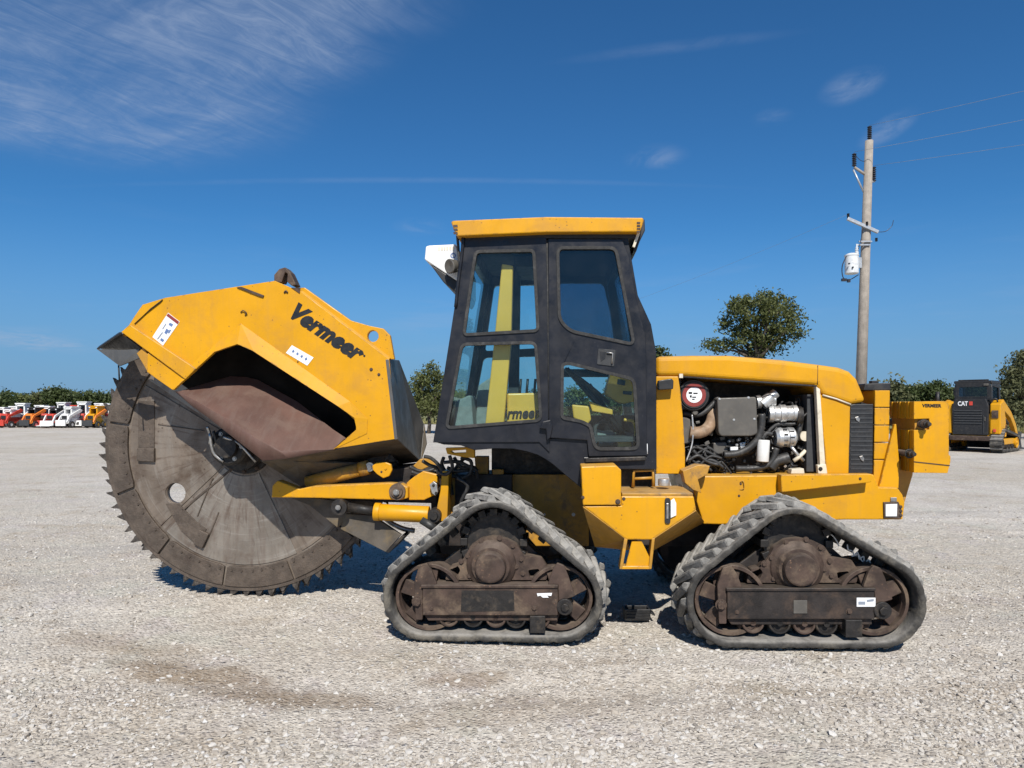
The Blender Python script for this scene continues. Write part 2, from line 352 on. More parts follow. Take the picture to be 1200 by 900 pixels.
M['dry_grass'] = leaf_material('dry_grass_blades', (.16, .15, .05), (.36, .32, .13))
M['grass_ground'] = mat('rough_grass_ground', (.13, .135, .05), .95, var=.35, vscale=.4, dirt=(.26, .22, .10), dirt_amt=.7, dscale=.2, bump=.6, bscale=3, bdist=.1)

# ------------------------------------------------------------------ mesh helpers
OFF = {}                                     # where an object's origin sits in its thing's own space

class MB:
    """Collects shapes in a thing's own space and links them as one mesh object."""
    def __init__(s): s.v = []; s.f = []; s.sm = []
    def add(s, vs, fs, smooth=False):
        b = len(s.v); s.v += [tuple(x) for x in vs]
        s.f += [tuple(i + b for i in f) for f in fs]
        s.sm += (smooth if isinstance(smooth, list) else [smooth] * len(fs))
        return s
    def prism(s, pts, y0, y1, holes=(), smooth=False):
        """Outline in the XZ plane pushed from y0 to y1; holes go right through."""
        loops = [list(pts)] + [list(h) for h in holes]
        def area(l): return sum(l[i][0] * l[(i + 1) % len(l)][1] - l[(i + 1) % len(l)][0] * l[i][1] for i in range(len(l)))
        loops = [l if (area(l) > 0) == (k == 0) else l[::-1] for k, l in enumerate(loops)]
        flat = [p for l in loops for p in l]; n = len(flat)
        if holes:
            tri = tessellate_polygon([[Vector((p[0], p[1], 0)) for p in l] for l in loops])
            cap = []
            for t in tri:
                a, b, c = (flat[i] for i in t)
                cr = (b[0] - a[0]) * (c[1] - a[1]) - (b[1] - a[1]) * (c[0] - a[0])
                if abs(cr) < 1e-12: continue
                cap.append(tuple(t) if cr > 0 else tuple(t[::-1]))
        else: cap = [tuple(range(n))]
        vs = [(p[0], y0, p[1]) for p in flat] + [(p[0], y1, p[1]) for p in flat]
        fs = [tuple(c) for c in cap] + [tuple(i + n for i in c[::-1]) for c in cap]
        k = len(fs); b = 0
        for l in loops:
            m = len(l)
            for i in range(m):
                j = (i + 1) % m
                fs.append((b + j, b + i, b + i + n, b + j + n))
            b += m
        return s.add(vs, fs, [False] * k + [smooth] * (len(fs) - k))
    def box(s, c, size, rot=None):
        hx, hy, hz = (q / 2 for q in size)
        vs = [Vector((x * hx, y * hy, z * hz)) for z in (-1, 1) for y in (-1, 1) for x in (-1, 1)]
        if rot is not None:
            q = rot if isinstance(rot, Matrix) else Euler(rot).to_matrix()
            vs = [q @ v for v in vs]
        vs = [v + Vector(c) for v in vs]
        return s.add(vs, [(0, 2, 3, 1), (4, 5, 7, 6), (0, 1, 5, 4), (2, 6, 7, 3), (0, 4, 6, 2), (1, 3, 7, 5)])
    def cyl(s, p0, p1, r0, r1=None, n=20, caps=True):
        r1 = r0 if r1 is None else r1
        p0 = Vector(p0); p1 = Vector(p1); d = (p1 - p0).normalized()
        u = d.orthogonal().normalized(); w = d.cross(u)
        vs = []
        for p, r in ((p0, r0), (p1, r1)):
            for i in range(n):
                a = 2 * math.pi * i / n; vs.append(p + (u * math.cos(a) + w * math.sin(a)) * r)
        fs = [(i, (i + 1) % n, n + (i + 1) % n, n + i) for i in range(n)]; sm = [True] * n
        if caps: fs += [tuple(range(n))[::-1], tuple(range(n, 2 * n))]; sm += [False, False]
        return s.add(vs, fs, sm)
    def lathe(s, c, axis, prof, n=32):
        """Profile of (distance along axis, radius) turned about the axis; sharp rings are kept by doubling them."""
        c = Vector(c); d = Vector(axis).normalized(); u = d.orthogonal().normalized(); w = d.cross(u)
        for (a0, r0), (a1, r1) in zip(prof, prof[1:]):
            vs = []
            for a, r in ((a0, r0), (a1, r1)):
                for i in range(n):
                    t = 2 * math.pi * i / n; vs.append(c + d * a + (u * math.cos(t) + w * math.sin(t)) * max(r, 1e-5))
            s.add(vs, [(i, (i + 1) % n, n + (i + 1) % n, n + i) for i in range(n)], abs(a1 - a0) > 1e-6)
        return s
    def tube(s, pts, r, n=8, caps=True):
        pts = [Vector(p) for p in pts]; rs = r if isinstance(r, (list, tuple)) else [r] * len(pts)
        t0 = (pts[1] - pts[0]).normalized(); u = t0.orthogonal().normalized(); vs = []
        for i, p in enumerate(pts):
            t = (pts[min(i + 1, len(pts) - 1)] - pts[max(i - 1, 0)]).normalized()
            u = (u - t * u.dot(t)).normalized(); w = t.cross(u)
            for k in range(n):
                a = 2 * math.pi * k / n; vs.append(p + (u * math.cos(a) + w * math.sin(a)) * rs[i])
        fs = []; m = len(pts)
        for i in range(m - 1):
            for k in range(n):
                fs.append((i * n + k, i * n + (k + 1) % n, (i + 1) * n + (k + 1) % n, (i + 1) * n + k))
        sm = [True] * len(fs)
        if caps: fs += [tuple(range(n))[::-1], tuple(range((m - 1) * n, m * n))]; sm += [False, False]
        return s.add(vs, fs, sm)
    def sheet(s, pts, thick, flip=False):
        """A polygon of 3D points given thickness away from its (Newell) normal."""
        P = [Vector(p) for p in pts]; n = Vector((0, 0, 0))
        for i, p in enumerate(P):
            q = P[(i + 1) % len(P)]
            n += Vector(((p.y - q.y) * (p.z + q.z), (p.z - q.z) * (p.x + q.x), (p.x - q.x) * (p.y + q.y)))
        n.normalize(); n = -n if flip else n
        if n.y > 0: n = -n                    # front towards the viewer's side (-Y)
        k = len(P); B = [p - n * thick for p in P]
        f = tuple(range(k))
        a = Vector((0, 0, 0))
        for i, p in enumerate(P):
            q = P[(i + 1) % k]; a += p.cross(q)
        if a.dot(n) < 0: f = f[::-1]
        fs = [f, tuple(i + k for i in f[::-1])]
        for i in range(k):
            j = f[(i + 1) % k]; fs.append((j, f[i], f[i] + k, j + k))
        return s.add(P + B, fs)
    def build(s, name, m, parent=None, bevel=0.0, seg=2, label=None, kind=None, origin=None):
        me = bpy.data.meshes.new(name)
        V = np.array(s.v, dtype=float)
        c = Vector(origin) if origin is not None else Vector((V.min(0) + V.max(0)) / 2)
        me.from_pydata([tuple(Vector(v) - c) for v in s.v], [], s.f)
        me.polygons.foreach_set('use_smooth', s.sm)
        me.materials.append(m); me.update()
        o = bpy.data.objects.new(name, me); COL.objects.link(o)
        if parent is not None: o.parent = parent
        o.location = c - OFF.get(parent.name, Vector((0, 0, 0))) if parent is not None else c
        OFF[o.name] = c
        if bevel:
            b = o.modifiers.new('edge', 'BEVEL'); b.width = bevel; b.segments = seg; b.limit_method = 'ANGLE'; b.angle_limit = R(34)
        if label: o['label'] = label
        if kind: o['kind'] = kind
        return o

def thing(name, label, cat, loc=(0, 0, 0), rz=0.0, group=None):
    o = bpy.data.objects.new(name, None); COL.objects.link(o)
    o.empty_display_size = .3
    o.location = loc; o.rotation_euler = (0, 0, rz); o['label'] = label; o['category'] = cat
    if group: o['group'] = group
    OFF[o.name] = Vector((0, 0, 0))
    return o
def tag(o, label, cat, group=None):
    o['label'] = label; o['category'] = cat
    if group: o['group'] = group
    return o
def rep(src, parent, p, rot=None, scale=None):
    """A copy of a part, sharing its mesh, at a point given in the thing's space."""
    o = src.copy(); COL.objects.link(o); o.parent = parent
    o.location = Vector(p) - OFF.get(parent.name, Vector((0, 0, 0)))
    if rot is not None: o.rotation_euler = rot
    if scale is not None: o.scale = (scale,) * 3
    OFF[o.name] = Vector(p)
    return o
def copy_tree(o, parent=None):
    c = o.copy(); COL.objects.link(c); c.parent = parent
    for ch in list(o.children): copy_tree(ch, c)
    return c
def rounded(pts, r, n=5):
    """Round the corners of an outline; r may be a list, one radius per corner."""
    out = []; k = len(pts)
    for i in range(k):
        p0, p, p1 = (Vector((*pts[(i + j) % k], 0)) for j in (-1, 0, 1))
        rr = r[i] if isinstance(r, (list, tuple)) else r
        a = (p0 - p); b = (p1 - p); rr = min(rr, a.length * .49, b.length * .49)
        if rr < 1e-5: out.append((p.x, p.y)); continue
        A = p + a.normalized() * rr; B = p + b.normalized() * rr
        for j in range(n + 1):
            t = j / n; q = A * (1 - t) ** 2 + p * 2 * t * (1 - t) + B * t * t
            out.append((q.x, q.y))
    return out
def bez(P, n=12):
    """Smooth curve through control points (Catmull-Rom)."""
    P = [Vector(p) for p in P]; Q = [P[0] * 2 - P[1]] + P + [P[-1] * 2 - P[-2]]; out = []
    for i in range(1, len(Q) - 2):
        for j in range(n):
            t = j / n
            out.append(.5 * (2 * Q[i] + (Q[i + 1] - Q[i - 1]) * t + (2 * Q[i - 1] - 5 * Q[i] + 4 * Q[i + 1] - Q[i + 2]) * t * t + (3 * Q[i] - Q[i - 1] - 3 * Q[i + 1] + Q[i + 2]) * t ** 3))
    return out + [P[-1]]
def ring(c, r, n=24, a0=0.0): return [(c[0] + r * math.cos(a0 + 2 * math.pi * i / n), c[1] + r * math.sin(a0 + 2 * math.pi * i / n)) for i in range(n)]
def inset(pts, d):
    """Outline moved towards its inside by d."""
    k = len(pts); ar = sum(pts[i][0] * pts[(i + 1) % k][1] - pts[(i + 1) % k][0] * pts[i][1] for i in range(k)); sg = 1 if ar > 0 else -1; out = []
    for i in range(k):
        a = Vector(pts[i]) - Vector(pts[i - 1]); b = Vector(pts[(i + 1) % k]) - Vector(pts[i])
        if a.length < 1e-9: a = b
        if b.length < 1e-9: b = a
        n = (a.normalized() + b.normalized()); n = Vector((-n.y, n.x)); n = n.normalized() if n.length > 1e-9 else Vector((-a.y, a.x)).normalized()
        q = Vector(pts[i]) + n * d * sg; out.append((q.x, q.y))
    return out

# ------------------------------------------------------------------ where the machine stands
YAW = R(-3.94)                               # its right end is a little nearer
CX, CD = .70, 5.62                           # foot of its root: along its length, distance of its centre line
ca, sa = math.cos(YAW), math.sin(YAW)
def U(px, py, d):
    """Point of the machine (its own space) seen at a photo position on the upright plane d metres off along its own depth axis."""
    u, v = (px - 600.0) / F, (HZ - py) / F
    x, y = ca * u + sa, -sa * u + ca
    t = d / y
    return Vector((x * t - CX, d - CD, CAMH + v * t))
def XZ(pts, d): return [(U(x, y, d).x, U(x, y, d).z) for x, y in pts]
def Y(d): return d - CD
def PXM(d, px=600): return U(px + 1, 480, d).x - U(px, 480, d).x      # metres per photo pixel there
def G(px, py):
    """Point of the flat ground at a photo position (world space)."""
    d = CAMH * F / (py - HZ)
    return Vector(((px - 600) / F * d, d, 0))
def poly(name, pts, d0, d1, m, parent, bevel=.004, holes=(), label=None, seg=2, rnd=0):
    P = XZ(pts, d0)
    if rnd: P = rounded(P, rnd)
    return MB().prism(P, Y(d0), Y(d1), [XZ(h, d0) if not isinstance(h, tuple) else h[0] for h in holes]).build(name, m, parent, bevel, seg, label)
def lettering(name, s, p0, p1, height, m, parent, d=None, bold=.02, shear=.0, thick=.003, toward=None, track=1.0, pts=None):
    """Raised flat lettering from p0 to p1 (baseline, photo positions at depth d, or 3D points), standing 'height' metres."""
    cu = bpy.data.curves.new('lettering', 'FONT'); cu.body = s; cu.offset = bold; cu.shear = shear; cu.space_character = track
    cu.resolution_u = 3
    t = bpy.data.objects.new('lettering', cu); COL.objects.link(t)
    bpy.context.view_layer.update()
    me = bpy.data.meshes.new_from_object(t.evaluated_get(bpy.context.evaluated_depsgraph_get()))
    bpy.data.objects.remove(t); bpy.data.curves.remove(cu)
    A = U(*p0, d) if d is not None else Vector(p0); B = U(*p1, d) if d is not None else Vector(p1)
    ex = B - A; wd = ex.length; ex.normalize()
    nrm = Vector(toward) if toward is not None else Vector((0, -1, 0))
    ez = ex.cross(-nrm).normalized()
    ez = -ez if ez.z < 0 else ez
    vs = [v.co for v in me.vertices]
    x0 = min(v.x for v in vs); x1 = max(v.x for v in vs); z1 = max(v.y for v in vs)
    caps = [v.y for v in vs]; zc = max(caps)
    out = [A + ex * ((v.x - x0) / (x1 - x0) * wd) + ez * (v.y / zc * height) + nrm * thick for v in vs]
    fs = [tuple(f.vertices) for f in me.polygons]
    bpy.data.meshes.remove(me)
    k = len(out); mb = MB()
    # front face with a skirt down to the surface
    edges = {}
    for f in fs:
        for i in range(len(f)):
            e = (f[i], f[(i + 1) % len(f)]); edges[e] = 1
    skirt = [(b, a, a + k, b + k) for (a, b) in edges if (b, a) not in edges]
    mb.add(out + [p - nrm * thick for p in out], fs + skirt)
    return mb.build(name, m, parent)
def sticker(pts, d, m, parent, marks=(), name='decal', thick=.003):
    o = poly(name, pts, d - thick, d, m, parent, 0)
    for (mp, mm) in marks:
        mb = MB()
        for q in mp: mb.prism(XZ(q, d - thick - .0015), Y(d - thick - .0015), Y(d - thick))
        mb.build('print_mark', mm, o)
    return o

# ------------------------------------------------------------------ the trencher
root = thing('rock_trencher', 'large yellow rock saw tractor on four rubber tracks with black cab and toothed cutting wheel', 'rock trencher',
             (ca * CX - sa * CD, sa * CX + ca * CD, 0), YAW)

bolt_src = None
def bolt(parent, p, r=.012, m='rust'):
    global bolt_src
    if bolt_src is None:
        mb = MB(); mb.cyl((0, 0, 0), (0, -.9, 0), 1.0, n=6); mb.cyl((0, .05, 0), (0, -.18, 0), 1.45, n=12)
        bolt_src = {}
        bolt_src['mesh'] = mb
    key = m
    if key not in bolt_src:
        o = bolt_src['mesh'].build('bolt', M[m], parent, origin=(0, 0, 0)); bolt_src[key] = o
    else: o = rep(bolt_src[key], parent, (0, 0, 0))
    o.location = Vector(p) - OFF[parent.name]; o.scale = (r,) * 3; OFF[o.name] = Vector(p)
    return o

# ---- rubber tracks -------------------------------------------------------------------------------
def hull(P):
    P = sorted(set((round(x, 6), round(z, 6)) for x, z in P)); out = []
    def half(Q):
        h = []
        for p in Q:
            while len(h) > 1 and (h[-1][0] - h[-2][0]) * (p[1] - h[-2][1]) - (h[-1][1] - h[-2][1]) * (p[0] - h[-2][0]) <= 0: h.pop()
            h.append(p)
        return h[:-1]
    return half(P) + half(P[::-1])
def resample(P, step=None, n=None):
    P = [Vector(p) for p in P]; P.append(P[0]); L = [0]
    for a, b in zip(P, P[1:]): L.append(L[-1] + (b - a).length)
    n = n or int(round(L[-1] / step)); out = []; i = 0
    for k in range(n):
        s = L[-1] * k / n
        while L[i + 1] < s: i += 1
        t = (s - L[i]) / max(1e-9, L[i + 1] - L[i]); out.append(P[i].lerp(P[i + 1], t))
    return out, L[-1]
LUG = None
def lug_mesh():
    mb = MB()
    for side, y0, y1 in ((0, .036, .25),):
        s0, s1, w, wt, h = 0.0, -.135, .034, .019, .036
        vs = [(s0 - w, y0, -.006), (s0 + w, y0, -.006), (s1 + w, y1, -.006), (s1 - w, y1, -.006),
              (s0 - wt - .004, y0 + .030, h), (s0 + wt - .004, y0 + .030, h), (s1 + wt, y1 - .006, h * .92), (s1 - wt, y1 - .006, h * .92)]
        mb.add(vs, [(0, 3, 2, 1), (4, 5, 6, 7), (0, 1, 5, 4), (1, 2, 6, 5), (2, 3, 7, 6), (3, 0, 4, 7)])
    return mb
def belt(circles, d, parent, width=.48, near=True, grey='track'):
    """circles: (x, z, r) outer radius with lugs. Returns belt object."""
    global LUG
    lh = .024
    H = hull([(x + (r - lh) * math.cos(t), z + (r - lh) * math.sin(t)) for x, z, r in circles for t in np.linspace(0, 2 * math.pi, 90)])
    P, L = resample(H, n=180)
    ctr = sum(P, Vector((0, 0))) / len(P)
    N = []
    for i in range(len(P)):
        t = (P[(i + 1) % len(P)] - P[i - 1]).normalized(); N.append(Vector((t.y, -t.x)))
    mb = MB(); n = len(P); prof = [(0, -.004), (.012, .004), (.034, .003), (.05, 0), (width - .05, 0), (width - .034, .003), (width - .012, .004), (width, -.004), (width, -.034), (width - .03, -.042), (.03, -.042), (0, -.034)]
    jit = random.Random(3); J = [jit.uniform(-.004, .004) for _ in range(n)]
    vs = [(P[i].x + N[i].x * (e + J[i] * (1 if e > -.02 else .3)), Y(d) + y + (J[i - 7] if y < .013 else 0), P[i].y + N[i].y * (e + J[i] * (1 if e > -.02 else .3))) for i in range(n) for (y, e) in prof]; m = len(prof)
    fs = [(i * m + k, ((i + 1) % n) * m + k, ((i + 1) % n) * m + (k + 1) % m, i * m + (k + 1) % m) for i in range(n) for k in range(m)]
    mb.add(vs, fs, True)
    # guide blocks running round the inside of the belt
    if near:
        Q, _ = resample(H, step=.105)
        for i in range(len(Q)):
            t = (Q[(i + 1) % len(Q)] - Q[i - 1]).normalized(); nn = Vector((t.y, -t.x))
            c = Q[i] - nn * .066
            rot = Matrix(((t.x, 0, nn.x), (0, 1, 0), (t.y, 0, nn.y)))
            mb.box((c.x, Y(d) + width * .5, c.y), (.05, .07, .055), rot)
    o = mb.build('rubber_track', M[grey], parent)
    Q, L = resample(H, step=.100)
    joined = MB(); lm = lug_mesh()
    for i in range(len(Q)):
        t = (Q[(i + 1) % len(Q)] - Q[i - 1]).normalized(); t = -t        # clockwise seen from the near side
        nn = Vector((-t.y, t.x))
        for side in (0, 1):
            yy = Y(d) + (0 if side == 0 else width)
            sy = 1 if side == 0 else -1
            shift = 0 if side == 0 else .5
            q = Q[i].lerp(Q[(i + 1) % len(Q)], shift)
            B = Matrix(((t.x, 0, nn.x), (0, sy, 0), (t.y, 0, nn.y)))
            if near:
                if LUG is None:
                    LUG = lm.build('tread_lug', M['lug'], o, origin=(0, 0, 0), bevel=.007, seg=1); ob = LUG
                else: ob = rep(LUG, o, (0, 0, 0))
                p = Vector((q.x, yy, q.y)); OFF[ob.name] = p
                ob.matrix_local = Matrix.Translation(p - OFF[o.name]) @ B.to_4x4()
            else:
                b = len(joined.v); vs = [B @ Vector(v) + Vector((q.x, yy, q.y)) for v in lm.v]
                joined.add(vs, [f if sy > 0 else f[::-1] for f in lm.f])
    if not near: joined.build('tread_lug', M['lug'], o, kind='stuff')
    return o

def track_unit(px, kx, py, ky, d, near=True, circles=None, beam='dark_rust'):
    """A triangular track: px,py map the rear track's photo positions to this one's."""
    def q(x, y): return (px + (x - 575) * kx, py + (y - 755) * ky)
    def P(x, y, dd): return U(*q(x, y), dd)
    s = PXM(d, px) * kx
    def circ(x, y, r): p = P(x, y, d); return (p.x, p.z, r * s)
    C = [circ(*c) for c in circles]
    # stand the belt exactly on the ground
    low = min(c[1] - c[2] for c in C); C = [(x, z - low - .012, r) for x, z, r in C]
    b = belt(C, d, root, near=near)
    off = -low - .012
    def V(x, y, dd): p = P(x, y, d); return Vector((p.x, Y(dd), p.z + off))      # same upright outline, at another depth
    def XZv(pts): return [(V(x, y, d).x, V(x, y, d).z) for x, y in pts]
    # frame: inner triangular casting, dark
    fr = MB().prism(XZv([(492, 664), (512, 668), (538, 648), (556, 634), (575, 628), (600, 632), (616, 644), (640, 666), (655, 662), (668, 690), (664, 724), (497, 726)]), Y(d + .20), Y(d + .34)).build('track_frame', M['dark_rust'], root, .006)
    MB().prism(XZv([(500, 690), (552, 628), (577, 608), (602, 628), (655, 690), (655, 732), (500, 732)]), Y(d + .42), Y(d + .44)).build('inner_shade_sheet', M['greasy'], fr)  # dark sheet added as backing, stands in for shade inside the belt
    # drive sprocket up inside the belt, behind the casting
    c = V(576, 640, d); R0 = 36 * s
    mb = MB(); mb.cyl((c.x, Y(d + .16), c.z), (c.x, Y(d + .36), c.z), R0, n=40)
    for i in range(16):
        a = 2 * math.pi * i / 16; mb.box((c.x + R0 * math.cos(a), Y(d + .26), c.z + R0 * math.sin(a)), (.05, .26, .05), (0, -a, 0))
    mb.build('drive_sprocket', M['greasy'], fr, .004)
    # final drive housing: bolted plate with two windows
    hp = [(519, 684), (521, 673), (533, 668), (543, 655), (549, 643), (562, 634), (577, 632), (592, 635), (604, 641), (613, 655), (634, 657), (642, 670), (640, 684)]
    h1 = [(524, 668.5), (533, 666), (537, 672), (533, 680), (523, 680)]; h2 = [(618, 672), (631, 670.5), (633, 680), (620, 681.5)]
    hs = MB().prism(rounded(XZv(hp), .012), Y(d + .10), Y(d + .19), [rounded(XZv(h1), .012), rounded(XZv(h2), .012)]).build('drive_housing', M['rust'], fr, .006)
    c = V(574, 666, d); r = 18.5 * s
    mb = MB().lathe((c.x, Y(d + .10), c.z), (0, -1, 0), [(-.05, r * 1.62), (0, r * 1.62), (.012, r * 1.55), (.03, r * 1.34), (.05, r * 1.2), (.05, r * 1.02), (.072, r), (.09, r * .95), (.094, r * .86), (.096, r * .4), (.096, 0)], 40)
    mb.build('hub_cover', M['rust'], fr)
    for (x, y) in ((546, 655), (548, 679), (600, 643), (610, 659), (604, 668), (612, 676), (538, 662), (584, 634), (562, 637)):
        bolt(fr, V(x, y, d + .10), .014)
    # main beam with lip, top strap and end brackets
    mb = MB().prism(XZv([(494.5, 688.5), (653.5, 688.5), (653.5, 722), (494.5, 722)]), Y(d + .02), Y(d + .16))
    mb.prism(XZv([(493, 686), (654, 686), (654, 689.5), (493, 689.5)]), Y(d + .008), Y(d + .17))
    mb.prism(XZv([(495, 722), (653, 722), (653, 730), (500, 730)]), Y(d + .05), Y(d + .17))
    mb.build('track_beam', M[beam], fr, .004)
    for k, pts in enumerate(([(486, 728), (484, 684), (490, 664), (499, 661), (505, 670), (511, 686), (494, 687), (494, 728)],
                             [(642, 686), (648, 668), (653, 661), (661, 664), (666, 676), (674, 700), (655, 706), (654, 686)])):
        mb = MB().prism(rounded(XZv(pts), .008), Y(d + .03), Y(d + .06)); mb.prism(rounded(XZv(pts), .008), Y(d + .15), Y(d + .18))
        e = MB(); mb.build('end_bracket', M['rust'], fr, .004)
    mb = MB(); p = V(662, 712, d)
    mb.cyl((p.x, Y(d + .01), p.z), (p.x, Y(d + .16), p.z), 9.5 * s, n=24); mb.cyl((p.x, Y(d - .008), p.z), (p.x, Y(d + .02), p.z), 5 * s, n=6)
    mb.build('tension_pin', M['greasy'], fr, .004)
    p = V(488, 706, d); bolt(fr, V(488, 706, d + .03), .026); bolt(fr, V(626, 713, d + .02), .014); bolt(fr, V(505, 714, d + .02), .010)
    # spoked idler wheels
    for (x, y, r) in ((500, 703, 40), (656, 704, 38.5)):
        c = V(x, y, d); rr = r * s
        mb = MB().lathe((c.x, Y(d + .07), c.z), (0, -1, 0), [(-.34, rr), (0, rr), (.004, rr * .985), (.004, rr * .90), (-.03, rr * .88), (-.04, rr * .86)], 44)
        mb.lathe((c.x, Y(d + .07), c.z), (0, -1, 0), [(-.3, rr * .86), (-.04, rr * .86)], 44)
        mb.lathe((c.x, Y(d + .07), c.z), (0, -1, 0), [(-.2, rr * .36), (.0, rr * .36), (.02, rr * .30), (.02, 0)], 28)
        w = mb.build('idler_wheel', M['rust'], root)
        for i in range(5):
            a = 2 * math.pi * i / 5 + (.25 if x < 560 else .55)
            m2 = MB()
            P4 = [(c.x + q0 * math.cos(a + q1), c.z + q0 * math.sin(a + q1)) for q0, q1 in ((rr * .3, -.62), (rr * .87, -.26), (rr * .87, .26), (rr * .3, .62))]
            m2.prism(P4, Y(d + .085), Y(d + .12)); m2.build('spoke', M['rust'], w, .004)
    # bottom rollers
    rs = None
    for (x, y, r) in ((524, 727, 12.5), (553, 727, 12.5), (580, 727, 12.5), (604, 727, 12.5), (632, 727, 12.5)):
        c = V(x, y, d); rr = r * s
        c.z = .086 + rr
        mb = MB().lathe((c.x, Y(d + .06), c.z), (0, -1, 0), [(-.3, rr), (0, rr), (.006, rr * .93), (.006, rr * .8), (-.02, rr * .72), (-.02, rr * .3), (.01, rr * .25), (.01, 0)], 28)
        mb.build('track_roller', M['greasy' if x in (553, 604) else 'rust'], root)
    mb = MB().prism(XZv([(621, 722), (639, 722), (639, 742), (621, 742)]), Y(d + .0), Y(d + .14)); mb.build('mud_scraper', M['greasy'], fr, .004)
    return fr, V, s, b

TD = 4.54
f1, V1, s1, b1 = track_unit(575, 1.0, 755, 1.0, TD, circles=((498, 701, 54), (577, 638, 54), (656, 703.5, 53)), beam='rust')
f2, V2, s2, b2 = track_unit(941, 1.09, 760, 1.03, TD, circles=((500, 702.5, 54), (567, 645, 53), (658, 703, 53.5)))
# the far pair stands square behind them
def far_track(V, s):
    C = []
    for x, y, r in ((500, 701, 54), (577, 636, 51), (655, 703, 52.5)):
        p = V(x, y, TD); C.append((p.x, p.z, r * s))
    b = belt(C, TD + 1.68, root, near=False)
    mb = MB()
    for i, (x, z, r) in enumerate(C):
        mb.cyl((x, Y(TD + 1.74), z), (x, Y(TD + 2.1), z), r * .72, n=32)
    mb.prism([(C[0][0], .18), (C[2][0], .18), (C[2][0], .42), (C[1][0] + .12, C[1][1] - .05), (C[1][0] - .12, C[1][1] - .05), (C[0][0], .42)], Y(TD + 1.85), Y(TD + 2.0))
    mb.build('track_frame', M['dark_rust'], root, .004)
far_track(V1, s1); far_track(V2, s2)
# axles
for V in (V1, V2):
    p = V(575, 655, TD); MB().cyl((p.x, Y(TD + .3), p.z), (p.x, Y(TD + 1.9), p.z), .11, n=24).build('axle', M['greasy'], root)
# marks seen on and inside the tracks
MB().prism([(V1(x, y, TD).x, V1(x, y, TD).z) for x, y in ((570, 607), (579, 603), (584, 606), (582, 611), (571, 611))], Y(TD + .28), Y(TD + .34)).build('yellow_bracket', M['yellow_plain'], f1, .004)
MB().prism([(V1(x, y, TD).x, V1(x, y, TD).z) for x, y in ((542, 617), (552, 611), (555, 618), (547, 627), (541, 624))], Y(TD + .30), Y(TD + .36)).build('yellow_bracket', M['yellow_plain'], f1, .004)
poly('yellow_bracket', [(938, 613), (957, 613), (957, 620), (949, 619), (949, 623), (942, 620), (938, 620)], TD + .26, TD + .3, M['yellow_plain'], f2, .003)
def scrib(pts, r=.0045): return MB().tube(bez([U(x, y, TD + .17) for x, y in pts], 6), r, 6)
for pts in ([(971, 625), (976, 628), (981, 635), (983, 640)], [(993, 638), (994, 644), (999, 646), (1001, 651), (1005, 647), (1007, 655), (1012, 652), (1013, 659), (1018, 656), (1020, 661)], [(998, 652), (1006, 650), (1010, 657), (1017, 661)]):
    scrib(pts).build('paint_scrawl', M['white'], f2)
poly('paint_patch', [(930, 703.5), (946, 703.5), (946, 719), (930, 719)], TD + .014, TD + .02, M['carb_grey'], f2, .001)
sticker([(1004, 700.5), (1026, 700.5), (1026, 711), (1004, 711)], TD + .019, M['sticker'], f2, [([[(1006, 705), (1014, 705), (1014, 708.5), (1006, 708.5)], [(1016, 703), (1024, 702), (1024, 704.5), (1016, 705.5)]], M['print_grey'])], 'paper_tag')
poly('oil_stain', [(541, 692), (602, 692), (603, 716), (540, 717)], TD + .018, TD + .02, M['greasy'], f1, 0)
MB().prism([(V1(x, y, TD).x, V1(x, y, TD).z) for x, y in ((629, 696), (647, 695.5), (646, 699), (641, 698.5), (643, 701), (636, 701), (633, 698.5), (630, 699.5))], Y(TD + .016), Y(TD + .0195)).build('paint_chip', M['sticker'], f1)

# ---- cutting wheel -------------------------------------------------------------------------------
WD = 5.55                                   # near face of the disc
WC = U(288, 527, WD); WR = 166 * PXM(WD, 288)
WC.z = WR + .045
def wp(r, a): return (WC.x + WR * r * math.cos(a), WC.z + WR * r * math.sin(a))
hole_c = U(206, 578, WD)
ha = math.atan2(hole_c.z - WC.z, hole_c.x - WC.x); hr = math.hypot(hole_c.x - WC.x, hole_c.z - WC.z)
holes = [ring((WC.x + hr * math.cos(ha + k * math.pi / 2), WC.z + hr * math.sin(ha + k * math.pi / 2)), .083, 28) for k in (0, 2)]
disc = MB().prism(ring((WC.x, WC.z), WR * .985, 120), Y(WD), Y(WD + .055), holes, smooth=True).build('cutting_wheel', M['plate'], root, origin=(WC.x, Y(WD), WC.z))
# raised rim hoop and a worn, lighter sector plate with welded ribs
mb = MB()
for (r0, r1, y0, y1) in ((.975, 1.0, -.012, .2),):
    n = 140
    vs = []
    for i in range(n):
        a = 2 * math.pi * i / n
        for r, y in ((r0, y0), (r1, y0), (r1, y1), (r0, y1)):
            x, z = wp(r, a); vs.append((x, Y(WD) + y, z))
    fs = [(i * 4 + k, i * 4 + (k + 1) % 4, ((i + 1) % n) * 4 + (k + 1) % 4, ((i + 1) % n) * 4 + k) for i in range(n) for k in range(4)]
    mb.add(vs, fs, False)
mb.build('wheel_rim', M['segment'], disc)
def arc_poly(r0, r1, a0, a1, n=10):
    return [wp(r1, a0 + (a1 - a0) * i / n) for i in range(n + 1)] + [wp(r0, a1 - (a1 - a0) * i / n) for i in range(n + 1)]
A0 = -math.pi + R(-9 + 0)                    # first joint of the rim segments
seg_edges = [A0 + R(30) * k for k in range(13)]
